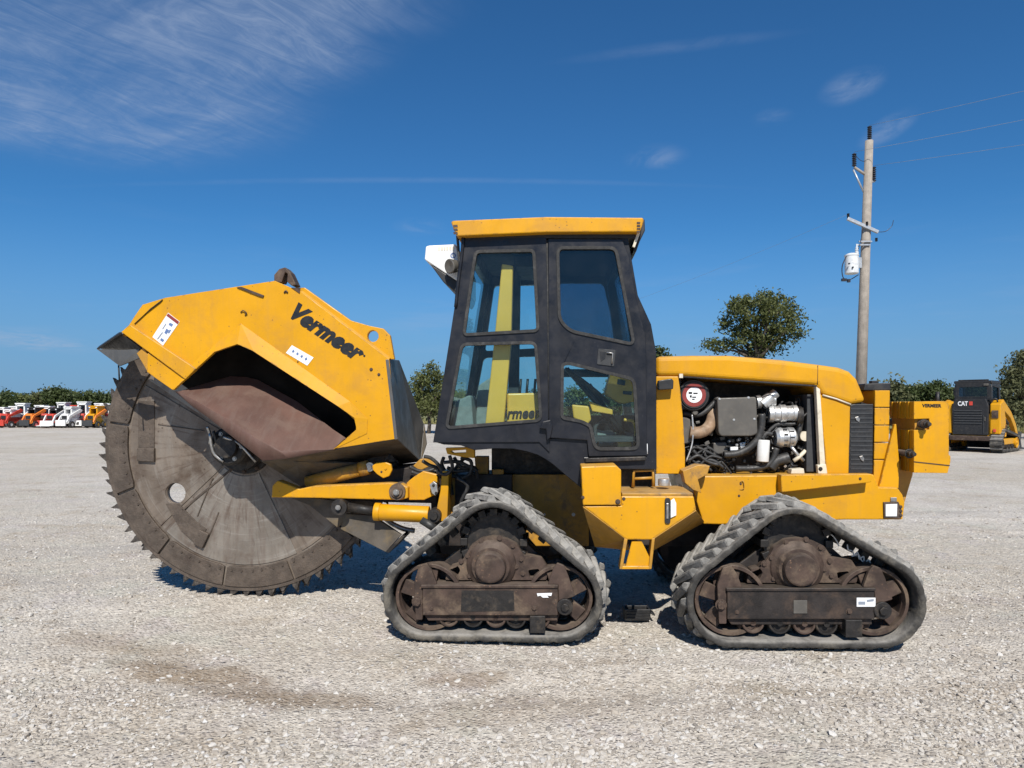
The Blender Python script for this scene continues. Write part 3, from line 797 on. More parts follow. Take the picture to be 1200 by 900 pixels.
for k in range(12):
    a0, a1 = seg_edges[k] + R(.45), seg_edges[k + 1] - R(.45)
    P = arc_poly(.835, .974, a0, a1, 12)
    P[-1] = wp(.845, a0 + R(.2)); P[13] = wp(.845, a1 - R(.2))
    o = MB().prism(P, Y(WD - .022), Y(WD)).build('rim_segment', M['segment'], disc, .004)
    for j in range(6):
        aa = a0 + (a1 - a0) * (j + .5) / 6 + R(rng.uniform(-.4, .4)); x, z = wp(.862, aa)
        bolt(disc, (x, Y(WD - .022), z), .008, 'segment')
# light wedge plate and its seams
def wq(px, py): p = U(px, py, WD); return (p.x, p.z)
def plate_on_disc(pts, t, name, m, bev=.002): return MB().prism([wq(*p) for p in pts], Y(WD - t), Y(WD)).build(name, m, disc, bev)
for a0, a1, m in ((R(150), R(223), 'plate'), (R(227), R(296), 'plate_light'), (R(299), R(385), 'plate'), (R(30), R(147), 'plate_light')):
    hl = [ring((WC.x + hr * math.cos(q), WC.z + hr * math.sin(q)), .086, 28) for q in (ha % (2 * math.pi), (ha + math.pi) % (2 * math.pi)) if a0 + .12 < q < a1 - .12]
    MB().prism(arc_poly(.215, .822, a0, a1, 16), Y(WD - .007), Y(WD), hl).build('sector_plate', M[m], disc, .002, origin=(WC.x, Y(WD), WC.z))
plate_on_disc([(163, 470), (182, 470), (182, 526), (163, 526)], .014, 'scraper_band', M['segment'])
plate_on_disc([(163, 525), (183, 525), (183, 541), (163, 540)], .035, 'pick_block', M['segment'], .005)
plate_on_disc([(195, 590), (210, 590), (232, 612), (243, 620), (231, 638), (213, 622)], .014, 'scraper_band', M['segment'])
plate_on_disc([(236, 620), (247, 625), (239, 642), (229, 637)], .035, 'pick_block', M['segment'], .005)
for a, b, w in (((282, 541), (214, 598), 1.3), ((250, 560), (232, 605), .7), ((257, 600), (244, 632), .8), ((240, 505), (186, 497), .7)):
    d = Vector(b) - Vector(a); n = Vector((-d.y, d.x)).normalized() * w
    plate_on_disc([tuple(Vector(a) + n), tuple(Vector(b) + n), tuple(Vector(b) - n), tuple(Vector(a) - n)], .014, 'weld_seam', M['segment'], .004)
# hub
mb = MB().lathe((WC.x, Y(WD), WC.z), (0, -1, 0), [(0, WR * .20), (.03, WR * .195), (.03, WR * .17), (.12, WR * .165), (.12, WR * .11), (.2, WR * .10), (.2, 0)], 40)
hub = mb.build('wheel_hub', M['greasy'], disc)
for i in range(12):
    a = 2 * math.pi * i / 12; x, z = wp(.182, a); bolt(disc, (x, Y(WD - .03), z), .014, 'rust')
# picks: three rows across the rim
pk = None
for i in range(144):
    a = 2 * math.pi * (i + .3) / 144
    row = 0 if i % 2 == 0 else 1 + (i // 2) % 2
    if pk is None:
        mb = MB()
        mb.prism([(-.044, -.014), (.038, -.014), (.042, .014), (.036, .046), (.022, .052), (-.006, .024)], -.028, .028)
        mb.cyl((.012, 0, .022), (.034, 0, .062), .017, .013, 10); mb.cyl((.034, 0, .062), (.044, 0, .084), .013, .003, 10)
        pk = mb.build('cutting_tooth', M['tooth'], disc, origin=(0, 0, 0)); o = pk
    else: o = rep(pk, disc, (0, 0, 0))
    x, z = wp(1.0, a); p = Vector((x, Y(WD) + (.022, .11, .18)[row], z))
    o.location = p - OFF[disc.name]; OFF[o.name] = p
    o.rotation_euler = (rng.uniform(-.12, .12), math.pi / 2 - a + rng.uniform(-.2, .2), 0); o.scale = (rng.uniform(.8, 1.05), rng.uniform(.8, 1.1), rng.uniform(.62, 1.05))

# ---- hood over the wheel -------------------------------------------------------------------------
SD, SF = 5.05, 6.22
side = [(142, 389), (151, 381), (158, 370), (167, 357), (193, 349), (257, 339), (322, 329), (353, 342), (456, 421), (463, 500), (466, 514), (391, 526),
        (417, 505), (417.5, 494), (405, 482), (297, 412), (286, 404.5), (271, 404), (252, 412), (204, 456), (229, 434)]
hood_side = MB().prism(XZ(side, SD), Y(SD), Y(SD + .02)).build('wheel_hood', M['yellow'], root, .004)
far_out = XZ(side[:6], SD) + XZ([(372, 350), (392, 366), (445, 428), (474, 500), (476, 520)], SF) + XZ(side[11:], SD)
MB().prism(far_out, Y(SF), Y(SF + .02)).build('far_side_plate', M['yellow'], hood_side, .004)
# skin between the two side plates, over the top
skin = XZ([(142, 389), (151, 381), (158, 370), (167, 357), (193, 349), (257, 339), (322, 329), (353, 342), (456, 421)], SD)
far_skin = far_out[:6] + far_out[6:9]
mb = MB(); n = len(skin)
mb.add([(x, Y(SD + .02), z) for x, z in skin] + [(x, Y(SF), z) for x, z in far_skin] + [(x + .004, Y(SD + .02), z - .03) for x, z in skin] + [(x + .004, Y(SF), z - .03) for x, z in far_skin],
       [(i, i + 1, i + 1 + n, i + n) for i in range(n - 1)] + [(i + 2 * n, i + 3 * n, i + 1 + 3 * n, i + 1 + 2 * n) for i in range(n - 1)] + [(0, n, 3 * n, 2 * n), (n - 1, 3 * n - 1, 4 * n - 1, 2 * n - 1)])
mb.build('hood_skin', M['yellow'], hood_side)
# outward flare round the chute mouth
fold = [(206, 447), (233, 419), (282, 379), (345, 424), (410, 470.5), (431, 491), (430, 508), (391, 526.3)]
mouth = [(203, 457), (251, 412.5), (278, 403), (297, 411.5), (396, 476), (415, 489.5), (418, 503), (391, 526.3)]
mb = MB()
A = [U(x, y, SD - .004) for x, y in fold]; B = [U(x, y, SD - .035) for x, y in mouth]
B[0] = U(203, 457, SD - .012); B[4] = U(396, 476, SD - .026); B[5] = U(415, 489.5, SD - .012); B[6] = U(418, 503, SD - .008); B[-1] = U(391, 526.6, SD - .006)
n = len(A)
mb.add(A + B + [p + Vector((0, .025, 0)) for p in A] + [p + Vector((0, .03, 0)) for p in B],
       [(i, i + n, i + 1 + n, i + 1) for i in range(n - 1)] + [(i + 2 * n, i + 1 + 2 * n, i + 1 + 3 * n, i + 3 * n) for i in range(n - 1)] +
       [(i + n, i + 3 * n, i + 1 + 3 * n, i + 1 + n) for i in range(n - 1)] + [(i, i + 1, i + 1 + 2 * n, i + 2 * n) for i in range(n - 1)])
mb.build('mouth_flare', M['yellow'], hood_side)
# rails low at the back, rear flap
mb = MB().sheet([U(142, 389, SD - .03), U(152, 380.5, SD - .03), U(229.5, 432, SD - .03), U(217, 444.5, SD - .03)], .035)
mb.build('hood_rail', M['yellow'], hood_side, .005)
MB().sheet([U(173, 413, SD - .012), U(217, 444, SD - .012), U(202, 457, SD - .012), U(172, 436, SD - .012)], .03).build('hood_rail', M['yellow'], hood_side, .004)
mb = MB().sheet([U(142, 389, SD + .02), U(113, 408.5, SD + .1), U(116, 405.5, SF - .2), U(140, 389, SF - .0)], .015); mb.build('rear_flap', M['black'], hood_side, .003)
MB().sheet([U(113, 409, SD + .1), U(140, 429, SD + .06), U(165, 419, SD + .05), U(163, 409, SD + .04), U(141, 410, SD + .06)], .015).build('rear_flap', M['grey_plate'], hood_side, .003)
MB().sheet([U(142, 390, SD + .06), U(165, 408, SD + .06), U(165, 419, SD + .3), U(115, 408, SD + .3)], .02).build('rear_flap', M['black'], hood_side)
poly('flap_bracket', [(160, 414), (168, 407), (175, 418), (173, 436), (166, 424)], SD + .0, SD + .08, M['yellow_dirty'], hood_side)
MB().tube([U(139, 428, SD + .1), U(140, 447, SD + .1)], .006, 6).build('flap_pin', M['greasy'], hood_side)
# seam bars and brackets on the hood
for pts, m in (([(157, 379.5), (160, 377), (176, 361.5), (190, 351), (188, 353.5), (172, 366)], 'greasy'), ([(277, 336.5), (283, 336), (309, 346), (308, 348.5), (303, 347)], 'rust'),):
    poly('weld_strip', pts, SD - .012, SD, M[m], hood_side, .002)
MB().tube(bez([U(282, 366, SD - .006), U(285, 364, SD - .012), U(289, 367, SD - .012), U(287, 369.5, SD - .006)], 5), .004, 6).build('hook', M['rust'], hood_side)
# lifting horn and eye at the top
mb = MB()
mb.prism(XZ([(321, 330), (321, 322), (327, 315), (334, 313), (340, 319), (347, 334), (342, 335), (336, 330), (337, 321), (334, 319), (330, 331)], SD + .1), Y(SD + .1), Y(SD + .2))
mb.build('lifting_horn', M['rust'], hood_side, .006)
top_fl = [(351, 343), (352, 337), (357, 337), (411, 375.5), (434, 382), (449, 385), (457, 393), (462, 421), (455, 421), (402, 380)]
mb = MB().prism(XZ(top_fl, SD + .03), Y(SD + .03), Y(SD + .07), [ring((U(437, 394, SD + .03).x, U(437, 394, SD + .03).z), .042, 16)])
mb.build('lifting_eye', M['yellow'], hood_side, .004)
MB().sheet([U(352, 342, SD), U(456, 421, SD), U(458, 419, SD + .03), U(354, 340, SD + .03)], .01).build('ridge_strip', M['yellow'], hood_side, .002)
poly('rust_patch', [(341, 337), (352, 337), (351, 344)], SD - .006, SD, M['rust'], hood_side, .001)
MB().tube(bez([U(333, 343, SD - .004), U(335, 341, SD - .01), U(337, 343, SD - .004)], 4), .006, 6).build('hook', M['rust'], hood_side)
bolt(hood_side, U(435, 433, SD), .009, 'rust'); bolt(hood_side, U(444, 439, SD), .008, 'rust'); bolt(hood_side, U(349, 424, SD - .002), .004, 'rust')
# front end plate of the hood, grey, sloping away
MB().sheet([U(455.5, 421, SD - .002), U(468, 422, SD + .36), U(497, 497, SD + .95), U(493, 540, SD + .95), U(466, 515, SD - .002)], .025).build('hood_end_plate', M['grey_plate'], hood_side, .004)
MB().sheet([U(497, 497, SD + .95), U(500, 520, SD + .95), U(493, 541, SD + .95)], .02).build('hood_end_plate', M['under_steel'], hood_side, .003)
# red oxide chute inside the mouth
c_top = [U(258, 444, SD + .30), U(270, 441, SD + .32), U(289, 442, SD + .34), U(302, 445, SD + .34), U(349, 471, SD + .30), U(390, 503, SD + .16), U(405, 513, SD + .03)]
c_mid = [U(209, 459, SD - .0), U(230, 470, SD - .05), U(252, 483, SD - .08), U(272, 494, SD - .11), U(300, 514, SD - .15), U(330, 529, SD - .11), U(391, 526, SD - .0)]
mb = MB(); n = len(c_top)
mb.add(c_top + c_mid + [p + Vector((0, .02, -.01)) for p in c_top] + [p + Vector((0, .02, -.01)) for p in c_mid],
       [(i, i + n, i + 1 + n, i + 1) for i in range(n - 1)] + [(i + 2 * n, i + 1 + 2 * n, i + 1 + 3 * n, i + 3 * n) for i in range(n - 1)], True)
chute = mb.build('spoil_chute', M['chute'], hood_side)
c_low = [U(204.5, 458.5, SD + .01), U(225, 476, SD - .05), U(247, 492, SD - .08), U(266, 507, SD - .12), U(308, 540, SD - .19), U(338, 537, SD - .12), U(391, 527, SD - .0)]
mb = MB()
mb.add(c_mid + c_low + [p + Vector((0, .02, 0)) for p in c_mid] + [p + Vector((0, .02, 0)) for p in c_low],
       [(i, i + n, i + 1 + n, i + 1) for i in range(n - 1)] + [(i + 2 * n, i + 1 + 2 * n, i + 1 + 3 * n, i + 3 * n) for i in range(n - 1)] + [(i + n, i + 3 * n, i + 1 + 3 * n, i + 1 + n) for i in range(n - 1)], True)
mb.build('chute_lip', M['chute'], hood_side)
# near-black sheet behind the mouth: the cavity's shade put into its colour
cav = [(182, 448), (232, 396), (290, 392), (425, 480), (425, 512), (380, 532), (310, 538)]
MB().prism(XZ(cav, SD + .04), Y(SD + .40), Y(SD + .42)).build('mouth_shade_sheet', M['mouth_shade'], hood_side)
# belly of the hood
MB().sheet([U(308, 541, SD - .0), U(391, 527.5, SD + .01), U(466, 515.5, SD + .01), U(493, 541, SD + .9), U(440, 548, SD + .9), U(345, 566, SD + .35)], .02).build('hood_belly', M['under_steel'], hood_side, .003)
MB().sheet([U(305, 540, SD + .1), U(347, 541, SD + .1), U(440, 545, SD + .35), U(380, 560, SD + .35), U(352, 570, SD + .30)], .02).build('hood_belly', M['under_steel'], hood_side, .003)
# motor and hoses glimpsed over the hub
mb = MB(); c = U(268, 523, WD - .30)
mb.lathe(c, (0, -1, 0), [(-.3, .15), (0, .15), (.02, .13), (.02, .09), (.06, .085), (.06, 0)], 24)
mo = mb.build('wheel_motor', M['greasy'], root)
for i in range(6):
    a = i * 1.05; bolt(mo, c + Vector((.11 * math.cos(a), -.02, .11 * math.sin(a))), .012, 'bare')
for pts in (((250, 505), (256, 522), (262, 512), (272, 508)), ((246, 508), (250, 530), (262, 541)), ((262, 512), (280, 520), (300, 541)), ((243, 500), (247, 512), (246, 520))):
    MB().tube(bez([U(x, y, WD - .36 + .02 * i) for i, (x, y) in enumerate(pts)], 6), .012, 8).build('hydraulic_hose', M['hose' if len(pts) > 3 else 'bare'], mo)
# lettering and stickers
lettering('lettering', 'Vermeer', tuple(U(339.5, 370.5, SD)), tuple(U(420.5, 424.5, SD)), .123, M['decal'], hood_side, bold=.056, shear=.30, track=1.03)
lettering_tm = MB().prism(ring((U(427, 417, SD).x, U(427, 417, SD).z), .008, 12), Y(SD - .003), Y(SD)).build('lettering', M['decal'], hood_side)
sticker([(197, 366.5), (210.5, 377), (191, 405), (178.5, 395)], SD, M['sticker'], hood_side,
        [([[(197, 367.2), (209.8, 377), (208, 380), (195, 370)]], M['print_red']),
         ([[(199, 378), (203, 380), (201, 383), (197.5, 380.5)], [(195, 385), (198, 387), (195, 392), (192.5, 390)], [(199, 386), (200.5, 387), (198, 391), (196.7, 390)], [(189, 396), (192.5, 398.5), (190.5, 401), (187.5, 398.5)]], M['print_blue']),
         ([[(190, 389), (191, 389.8), (185, 398), (184, 397)], [(194, 379), (195, 379.6), (191, 386), (190, 385.5)]], M['print_grey'])], 'safety_decal')
o = sticker([(342, 404.5), (367.5, 419), (360, 428.5), (335, 413.5)], SD, M['sticker'], hood_side,
        [([[(342 + i * 5.0, 411.5 + i * 3.0), (344.2 + i * 5, 409.5 + i * 3.0), (345 + i * 5, 412 + i * 3.0), (343 + i * 5, 413.6 + i * 3.0)] for i in range(4)], M['print_blue'])], 'notice_decal')

# ---- lift arms, cylinders and mast ---------------------------------------------------------------
AD = 5.18
arm = poly('lift_arm', [(318, 583), (319, 569), (325, 563), (351, 573), (368, 569.5), (455, 566), (470, 567), (478, 571), (478, 584), (468, 586), (362, 583.5)], AD, AD + .09, M['yellow'], root, .008)
poly('arm_plate', [(476, 566), (486, 558), (496, 552), (512, 556), (514, 566), (510, 580), (497, 586), (479, 586)], AD + .06, AD + .12, M['yellow'], root, .006)
c = U(466, 576, AD)
mb = MB().lathe(c, (0, -1, 0), [(-.12, .062), (.02, .062), (.02, .045), (.035, .042), (.035, .022), (.05, .022), (.05, 0)], 24); pin = mb.build('pivot_pin', M['rust'], arm)
bolt(arm, c + Vector((0, -.05, 0)), .016, 'bare')
# tilt cylinder above
a = U(360, 566, AD + .14); b = U(425, 549.5, AD + .14); tube = MB().cyl(a, b, .052, n=22).build('tilt_cylinder', M['yellow_dirty'], root)
mb = MB().cyl(U(422, 550, AD + .13), U(432, 547.5, AD + .13), .056, n=22); mb.build('gland', M['yellow_dirty'], tube)
c = U(434, 547, AD + .1); MB().lathe(c, (0, -1, 0), [(-.06, .035), (.02, .035), (.02, .018), (.03, .018), (.03, 0)], 18).build('rod_eye', M['bare'], tube)
e = poly('pin_plate', [(436, 546), (441, 542), (452, 541.5), (458, 544), (459.5, 551), (456, 558), (449, 560.5), (442, 556), (437, 551)], AD + .04, AD + .07, M['yellow_plain'], root, .006)
bolt(e, U(452, 549, AD + .04), .009, 'yellow_plain'); bolt(e, U(447, 553, AD + .04), .006, 'rust')
MB().tube([U(453, 541, AD + .1), U(457, 532, AD + .1)], .008, 6).build('grease_pipe', M['greasy'], e)
# lift cylinder below
a = U(442, 600, AD + .02); b = U(503, 603, AD + .02)
lc = MB().cyl(a, b, .063, n=26).build('lift_cylinder', M['yellow_plain'], root, .004)
MB().cyl(U(439, 599.5, AD + .02), U(446, 600, AD + .02), .068, n=26).build('gland', M['yellow_plain'], lc, .004)
MB().cyl(U(408, 594, AD + .02), U(441, 599.5, AD + .02), .034, n=18).build('piston_rod', M['greasy'], lc)
c = U(509, 604, AD - .02); MB().lathe(c, (0, -1, 0), [(-.1, .05), (.02, .05), (.02, .03), (.04, .028), (.04, 0)], 20).build('rod_eye', M['greasy'], lc)
c = U(398, 594, AD - .02); MB().lathe(c, (0, -1, 0), [(-.12, .06), (.02, .06), (.02, .024), (.04, .02), (.04, 0)], 20).build('rod_eye', M['greasy'], lc)
bolt(lc, c + Vector((0, -.04, 0)), .014, 'bare')
# upright mast and rear frame
mast = poly('mast', [(518, 552), (524, 552), (526, 556), (524, 611), (513, 611), (511, 600), (516, 575)], AD + .02, AD + .16, M['yellow'], root, .006)
poly('mast', [(528, 550), (533, 550), (533, 612), (528, 612)], AD + .25, AD + .9, M['yellow_dirty'], root, .004)
cb = poly('hose_clamp', [(503, 568), (508, 564), (512, 567), (513, 577), (510, 581), (506, 578)], AD + .0, AD + .05, M['bare'], root, .004)
bolt(cb, U(508, 569, AD), .008, 'greasy'); bolt(cb, U(511, 578, AD), .008, 'greasy')
br = MB().prism(XZ([(522, 525), (556, 524), (556, 537), (541, 535.5), (524, 532)], 5.0), Y(5.0), Y(5.06), [XZ([(528, 528.5), (546, 527), (546, 530.5), (531, 531)], 5.0)]).build('tie_bracket', M['yellow_plain'], root, .004)
hoses = [((527, 534), (530, 548), (522, 556), (512, 552)), ((540, 536), (552, 541), (550, 556), (536, 562)), ((532, 536), (541, 548), (556, 548), (560, 560)), ((520, 536), (518, 545), (526, 556), (541, 560)),
         ((545, 536), (536, 546), (528, 560), (530, 580)), ((497, 535), (505, 537), (514, 545), (520, 556)), ((495, 540), (503, 545), (512, 549), (516, 560)), ((482, 553), (492, 556), (503, 556), (514, 550)), ((480, 547), (492, 552), (505, 551), (516, 545)),
         ((450, 606), (460, 614), (474, 620), (486, 622)), ((536, 560), (548, 570), (540, 590), (545, 606)), ((520, 542), (536, 541), (548, 546), (560, 552)), ((524, 548), (535, 552), (548, 551), (556, 556))]
for i, h in enumerate(hoses):
    d0 = AD - .02 + .05 * (i % 5)
    MB().tube(bez([U(x, y, d0 + .02 * k) for k, (x, y) in enumerate(h)], 8), .014 if i != 9 else .02, 9).build('hydraulic_hose', M['hose' if i != 9 else 'bare'], root)
poly('hose_bracket', [(484, 546), (492, 538), (503, 537), (512, 545), (500, 548), (492, 552)], AD + .2, AD + .35, M['yellow_dirty'], root, .006)
poly('crumb_shoe', [(405, 602), (436, 604), (470, 627), (452, 647), (399, 620)], 5.25, 5.29, M['under_steel'], root, .004)
poly('shoe_edge', [(452, 647), (471, 627), (474, 629), (456, 648)], 5.25, 5.6, M['greasy'], root, .003)
poly('wheel_guard', [(330, 580), (410, 588), (412, 604), (395, 618), (362, 592)], 5.36, 5.40, M['under_steel'], root, .004)
MB().cyl(U(494, 609, 5.15), U(514, 622, 5.15), .03, n=12).build('grease_pipe', M['hose'], root)
MB().prism(XZ([(352, 560), (480, 548), (512, 560), (512, 590), (352, 586)], 5.4), Y(5.4), Y(5.95)).build('rear_frame', M['dark_rust'], root, .006)
poly('rear_frame', [(505, 556), (600, 556), (600, 640), (522, 640), (505, 610)], 5.45, 5.85, M['dark_rust'], root, .006)

# ---- chassis -------------------------------------------------------------------------------------
FD = 5.03
rail = [(810, 558), (1024, 556), (1030, 571), (1052, 571.5), (1058, 580), (1060.5, 590), (1058, 609), (990, 609), (845, 614.5), (824.5, 614), (813, 577)]
fr = poly('chassis', rail, FD, 6.2, M['yellow'], root, .008)
poly('deck_tray', [(915, 556.5), (1022, 555.5), (1021.5, 565), (1018, 565.5), (916, 577)], FD - .085, FD, M['yellow'], fr, .005)
poly('chassis_side', [(588, 556), (690, 556), (690, 640), (602, 640), (588, 606)], 5.52, 5.56, M['yellow_dirty'], fr, .006)
poly('chassis_side', [(596, 590), (830, 590), (830, 640), (596, 640)], 5.58, 5.95, M['dark_rust'], fr, .006)
poly('frame_post', [(577, 550), (590, 550), (590, 590), (577, 590)], 5.46, 5.52, M['yellow_dirty'], fr, .006)
poly('frame_post', [(556, 535), (572, 535), (572, 590), (560, 590)], 5.5, 5.6, M['yellow_dirty'], fr, .006)
poly('under_cab_shade', [(576, 516), (692, 514), (692, 562), (576, 562)], 5.6, 6.15, M['greasy'], fr, .006)  # dark block added so the see-through gap under the cab reads as shade
bolt(fr, U(672, 603, 5.52), .010, 'bare'); bolt(fr, U(638, 603, 5.52), .007, 'bare')
ref = sticker([(1038, 591), (1051.5, 590.5), (1051, 605), (1038, 605)], FD - .012, M['sticker'], fr, (), 'reflector')
poly('reflector_frame', [(1035.5, 588.5), (1053, 588), (1057, 598), (1056, 608), (1036, 607.5)], FD - .012, FD + .002, M['rust'], fr, .002)
poly('reflector_frame', [(1044, 583), (1051, 583), (1051, 588), (1044, 588)], FD - .012, FD + .002, M['bare'], fr, .002)
for i in range(3): bolt(fr, U(1055.5, 594 + 5 * i, FD - .012), .008, 'rust')
bolt(fr, U(1008, 561, FD - .085), .007, 'rust'); bolt(fr, U(866, 581, FD), .006, 'rust'); bolt(fr, U(868, 567, FD), .006, 'rust')
MB().tube(bez([U(867, 565, FD), U(871, 564, FD - .01), U(872, 572, FD - .01), U(867, 574, FD)], 5), .0035, 5).build('paint_scuff', M['yellow_dirty'], fr)
# step tank and battery box
PD = 4.62
tank = poly('side_tank', [(683, 593), (728, 592.5), (728, 581.5), (813, 581.5), (816, 598), (764, 632.5), (734, 632.5)], PD, PD + .44, M['yellow'], root, .008)
MB().sheet([U(683, 594, PD + .002), U(734, 632.5, PD + .002), U(737, 645, PD + .3), U(697, 641, PD + .3)], .02).build('tank_underside', M['yellow_dirty'], tank, .002)
MB().sheet([U(816, 598.5, PD + .002), U(764, 633, PD + .002), U(766, 645, PD + .3), U(826, 612, PD + .44)], .02).build('tank_underside', M['yellow_dirty'], tank, .002)
box = poly('battery_box', [(681, 547), (722, 545.5), (728, 551), (728, 592), (683, 592)], PD - .012, PD + .3, M['yellow'], root, .007)
bolt(box, U(724, 588, PD - .012), .012, 'rust'); bolt(tank, U(731, 584.5, PD), .008, 'rust'); bolt(tank, U(683, 583, PD - .012), .008, 'rust')
mb = MB().prism(XZ(rounded([(779, 583.5), (785.5, 583.5), (785.5, 613.5), (779, 613.5)], 3), PD - .003), Y(PD - .012), Y(PD)); sl = mb.build('sight_gauge', M['rubber_seal'], tank, .002)
poly('gauge_tube', [(781, 590), (783.5, 590), (783.5, 608), (781, 608)], PD - .018, PD - .012, M['bare'], sl, .002)
poly('gauge_tube', [(786, 587), (790, 584), (792.5, 590), (792.5, 604), (786, 607)], PD - .014, PD, M['sticker'], tank, .002)
stp = MB().prism(XZ([(733, 664), (740.5, 634), (752, 634), (763, 657), (763, 664)], PD + .02), Y(PD + .02), Y(PD + .04)); so = stp.build('step', M['yellow'], root, .003)
MB().sheet([U(727, 667, PD + .0), U(763, 667, PD + .0), U(763, 664, PD + .14), U(729, 664, PD + .14)], .02).build('step_tread', M['yellow'], so, .003)
for pts in ([(726, 667), (729.5, 667), (735.5, 632), (731.5, 631)], [(760, 667), (763.5, 667), (767.5, 631), (764, 631)]):
    poly('step_hanger', pts, PD + .0, PD + .10, M['yellow_dirty'], so, .003)
poly('deck_plate', [(729, 578), (812, 578), (812, 581.3), (729, 581.3)], PD + .004, PD + .44, M['yellow_dirty'], tank, .003)
def lump(c, r, seed):
    q = random.Random(seed); me = bmesh.new(); bmesh.ops.create_icosphere(me, subdivisions=2, radius=1)
    k = [1 + q.uniform(-.2, .2) for _ in me.verts]
    mb = MB(); mb.add([Vector(c) + Vector((v.co.x * r[0], v.co.y * r[1], v.co.z * r[2])) * k[i] for i, v in enumerate(me.verts)], [tuple(v.index for v in f.verts) for f in me.faces], True); me.free(); return mb
poly('deck_bracket', [(800, 552), (818, 545), (832, 546), (829, 556), (818, 562), (822, 578), (812, 574), (803, 566)], PD + .3, PD + .44, M['yellow_dirty'], tank, .004)
# steps behind the tank
for (x0, y0, x1, y1) in ((728, 546, 768, 580), (742, 550, 765, 570)):
    poly('foot_well', [(x0, y0), (x1, y0), (x1, y1), (x0, y1)], 5.0, 5.05, M['greasy'], fr, .002)
MB().tube([U(742, 571, 4.9), U(743, 552, 4.9), U(765, 551, 4.9), U(766, 570, 4.9)], .012, 8).build('step_rail', M['yellow_dirty'], fr)
MB().tube([U(743, 561, 4.9), U(765, 560, 4.9)], .010, 8).build('step_rail', M['yellow_dirty'], fr)
MB().cyl(U(778, 569, 4.86), U(778, 561, 4.86), .04, n=20).build('filler_cap', M['alu'], fr, .004)

# ---- engine hood ---------------------------------------------------------------------------------
HD, HF = 5.07, 6.17
hd_top = [(769, 417.5), (810, 416.5), (855, 416.5), (915, 421.5), (959, 427), (984, 430.5), (996, 435), (1005, 444), (1010, 456), (1016, 471), (997, 474.5), (963, 463), (957, 452), (797, 441), (769, 441)]
hood = poly('engine_hood', hd_top, HD, HF, M['yellow'], root, .035, seg=4)
poly('hood_panel', [(957.5, 453), (963, 463.5), (997, 475), (995, 555), (968, 555), (966, 520)], HD + .004, HD + .05, M['yellow'], hood, .006)
MB().prism(XZ([(769, 441), (795, 441), (797, 455), (800.5, 490), (803, 530), (803, 550), (799, 555.5), (769, 555.5)], HD), Y(HD + .004), Y(HD + .05)).build('hood_panel', M['yellow'], hood, .006)
MB().tube([U(964, 463, HD - .004), U(980, 467.5, HD - .004), U(997, 474, HD - .004)], .006, 6).build('hood_trim', M['cream'], hood)
MB().tube([U(797, 441.5, HD - .0), U(880, 447, HD - .0), U(957, 452.5, HD - .0)], .006, 6).build('hood_trim', M['rubber_seal'], hood)
MB().tube([U(958.5, 428, HD - .0), U(958, 451, HD - .0)], .0025, 5).build('hood_trim', M['rust'], hood)
poly('bay_post', [(956.5, 453), (961, 456), (967.5, 547), (968, 555), (961.5, 555), (961, 545)], HD - .012, HD + .04, M['cream'], hood, .003)
poly('hinge_block', [(796, 438), (800.5, 438), (800.5, 443), (796, 443)], HD - .01, HD + .02, M['cream'], hood, .002)
poly('latch_block', [(958, 545), (968, 544), (970, 557), (959, 555)], HD - .02, HD + .02, M['cream'], hood, .003)
bolt(hood, U(961.5, 549.5, HD - .02), .010, 'greasy')
mesh_panel = poly('side_grille', [(996.5, 474.5), (1002, 473.5), (1023.5, 473.5), (1022.5, 555.3), (994.5, 555)], HD, HD + .03, M['black'], hood, .004)
gm = MB()
for i in range(14): gm.prism(XZ([(997, 478 + i * 5.4), (1022.5, 478 + i * 5.4), (1022.5, 480 + i * 5.4), (997, 480 + i * 5.4)], HD - .004), Y(HD - .004), Y(HD))
gm.build('grille_bars', M['interior'], mesh_panel)
for (x, y) in ((1005, 491), (1010, 537)):
    MB().prism(XZ([(x - 3, y - 2), (x + 1, y - 3), (x + 3, y), (x + 2, y + 4), (x - 1, y + 2)], HD - .01), Y(HD - .01), Y(HD)).build('latch', M['bare'], mesh_panel, .002)
MB().prism(XZ([(968, 458), (1018, 474), (1018, 555), (968, 555)], HD + .055), Y(HD + .055), Y(HF)).build('radiator_core', M['greasy'], hood)
wl = MB().cyl(U(771, 450, HD - .06), U(789, 449.5, HD - .06), .03, n=6)
poly('work_lamp', [(771.5, 446), (787, 443.5), (789.5, 446), (789, 456), (772, 457)], HD - .07, HD - .005, M['black'], hood, .006)
# bay: dark walls, then the engine
poly('bay_wall', [(790, 430), (970, 440), (970, 556), (790, 556)], HD + .62, HD + .66, M['greasy'], hood)
MB().prism(XZ([(769, 441), (799, 441), (799, 556), (769, 556)], HD + .055), Y(HD + .1), Y(HD + .62)).build('bay_wall', M['greasy'], hood)
eng = poly('engine', [(838, 510), (930, 500), (946, 520), (946, 556), (826, 556), (826, 524)], HD + .30, HD + .60, M['greasy'], root, .02)
def E(x, y, dd=.2): return U(x, y, HD + dd)
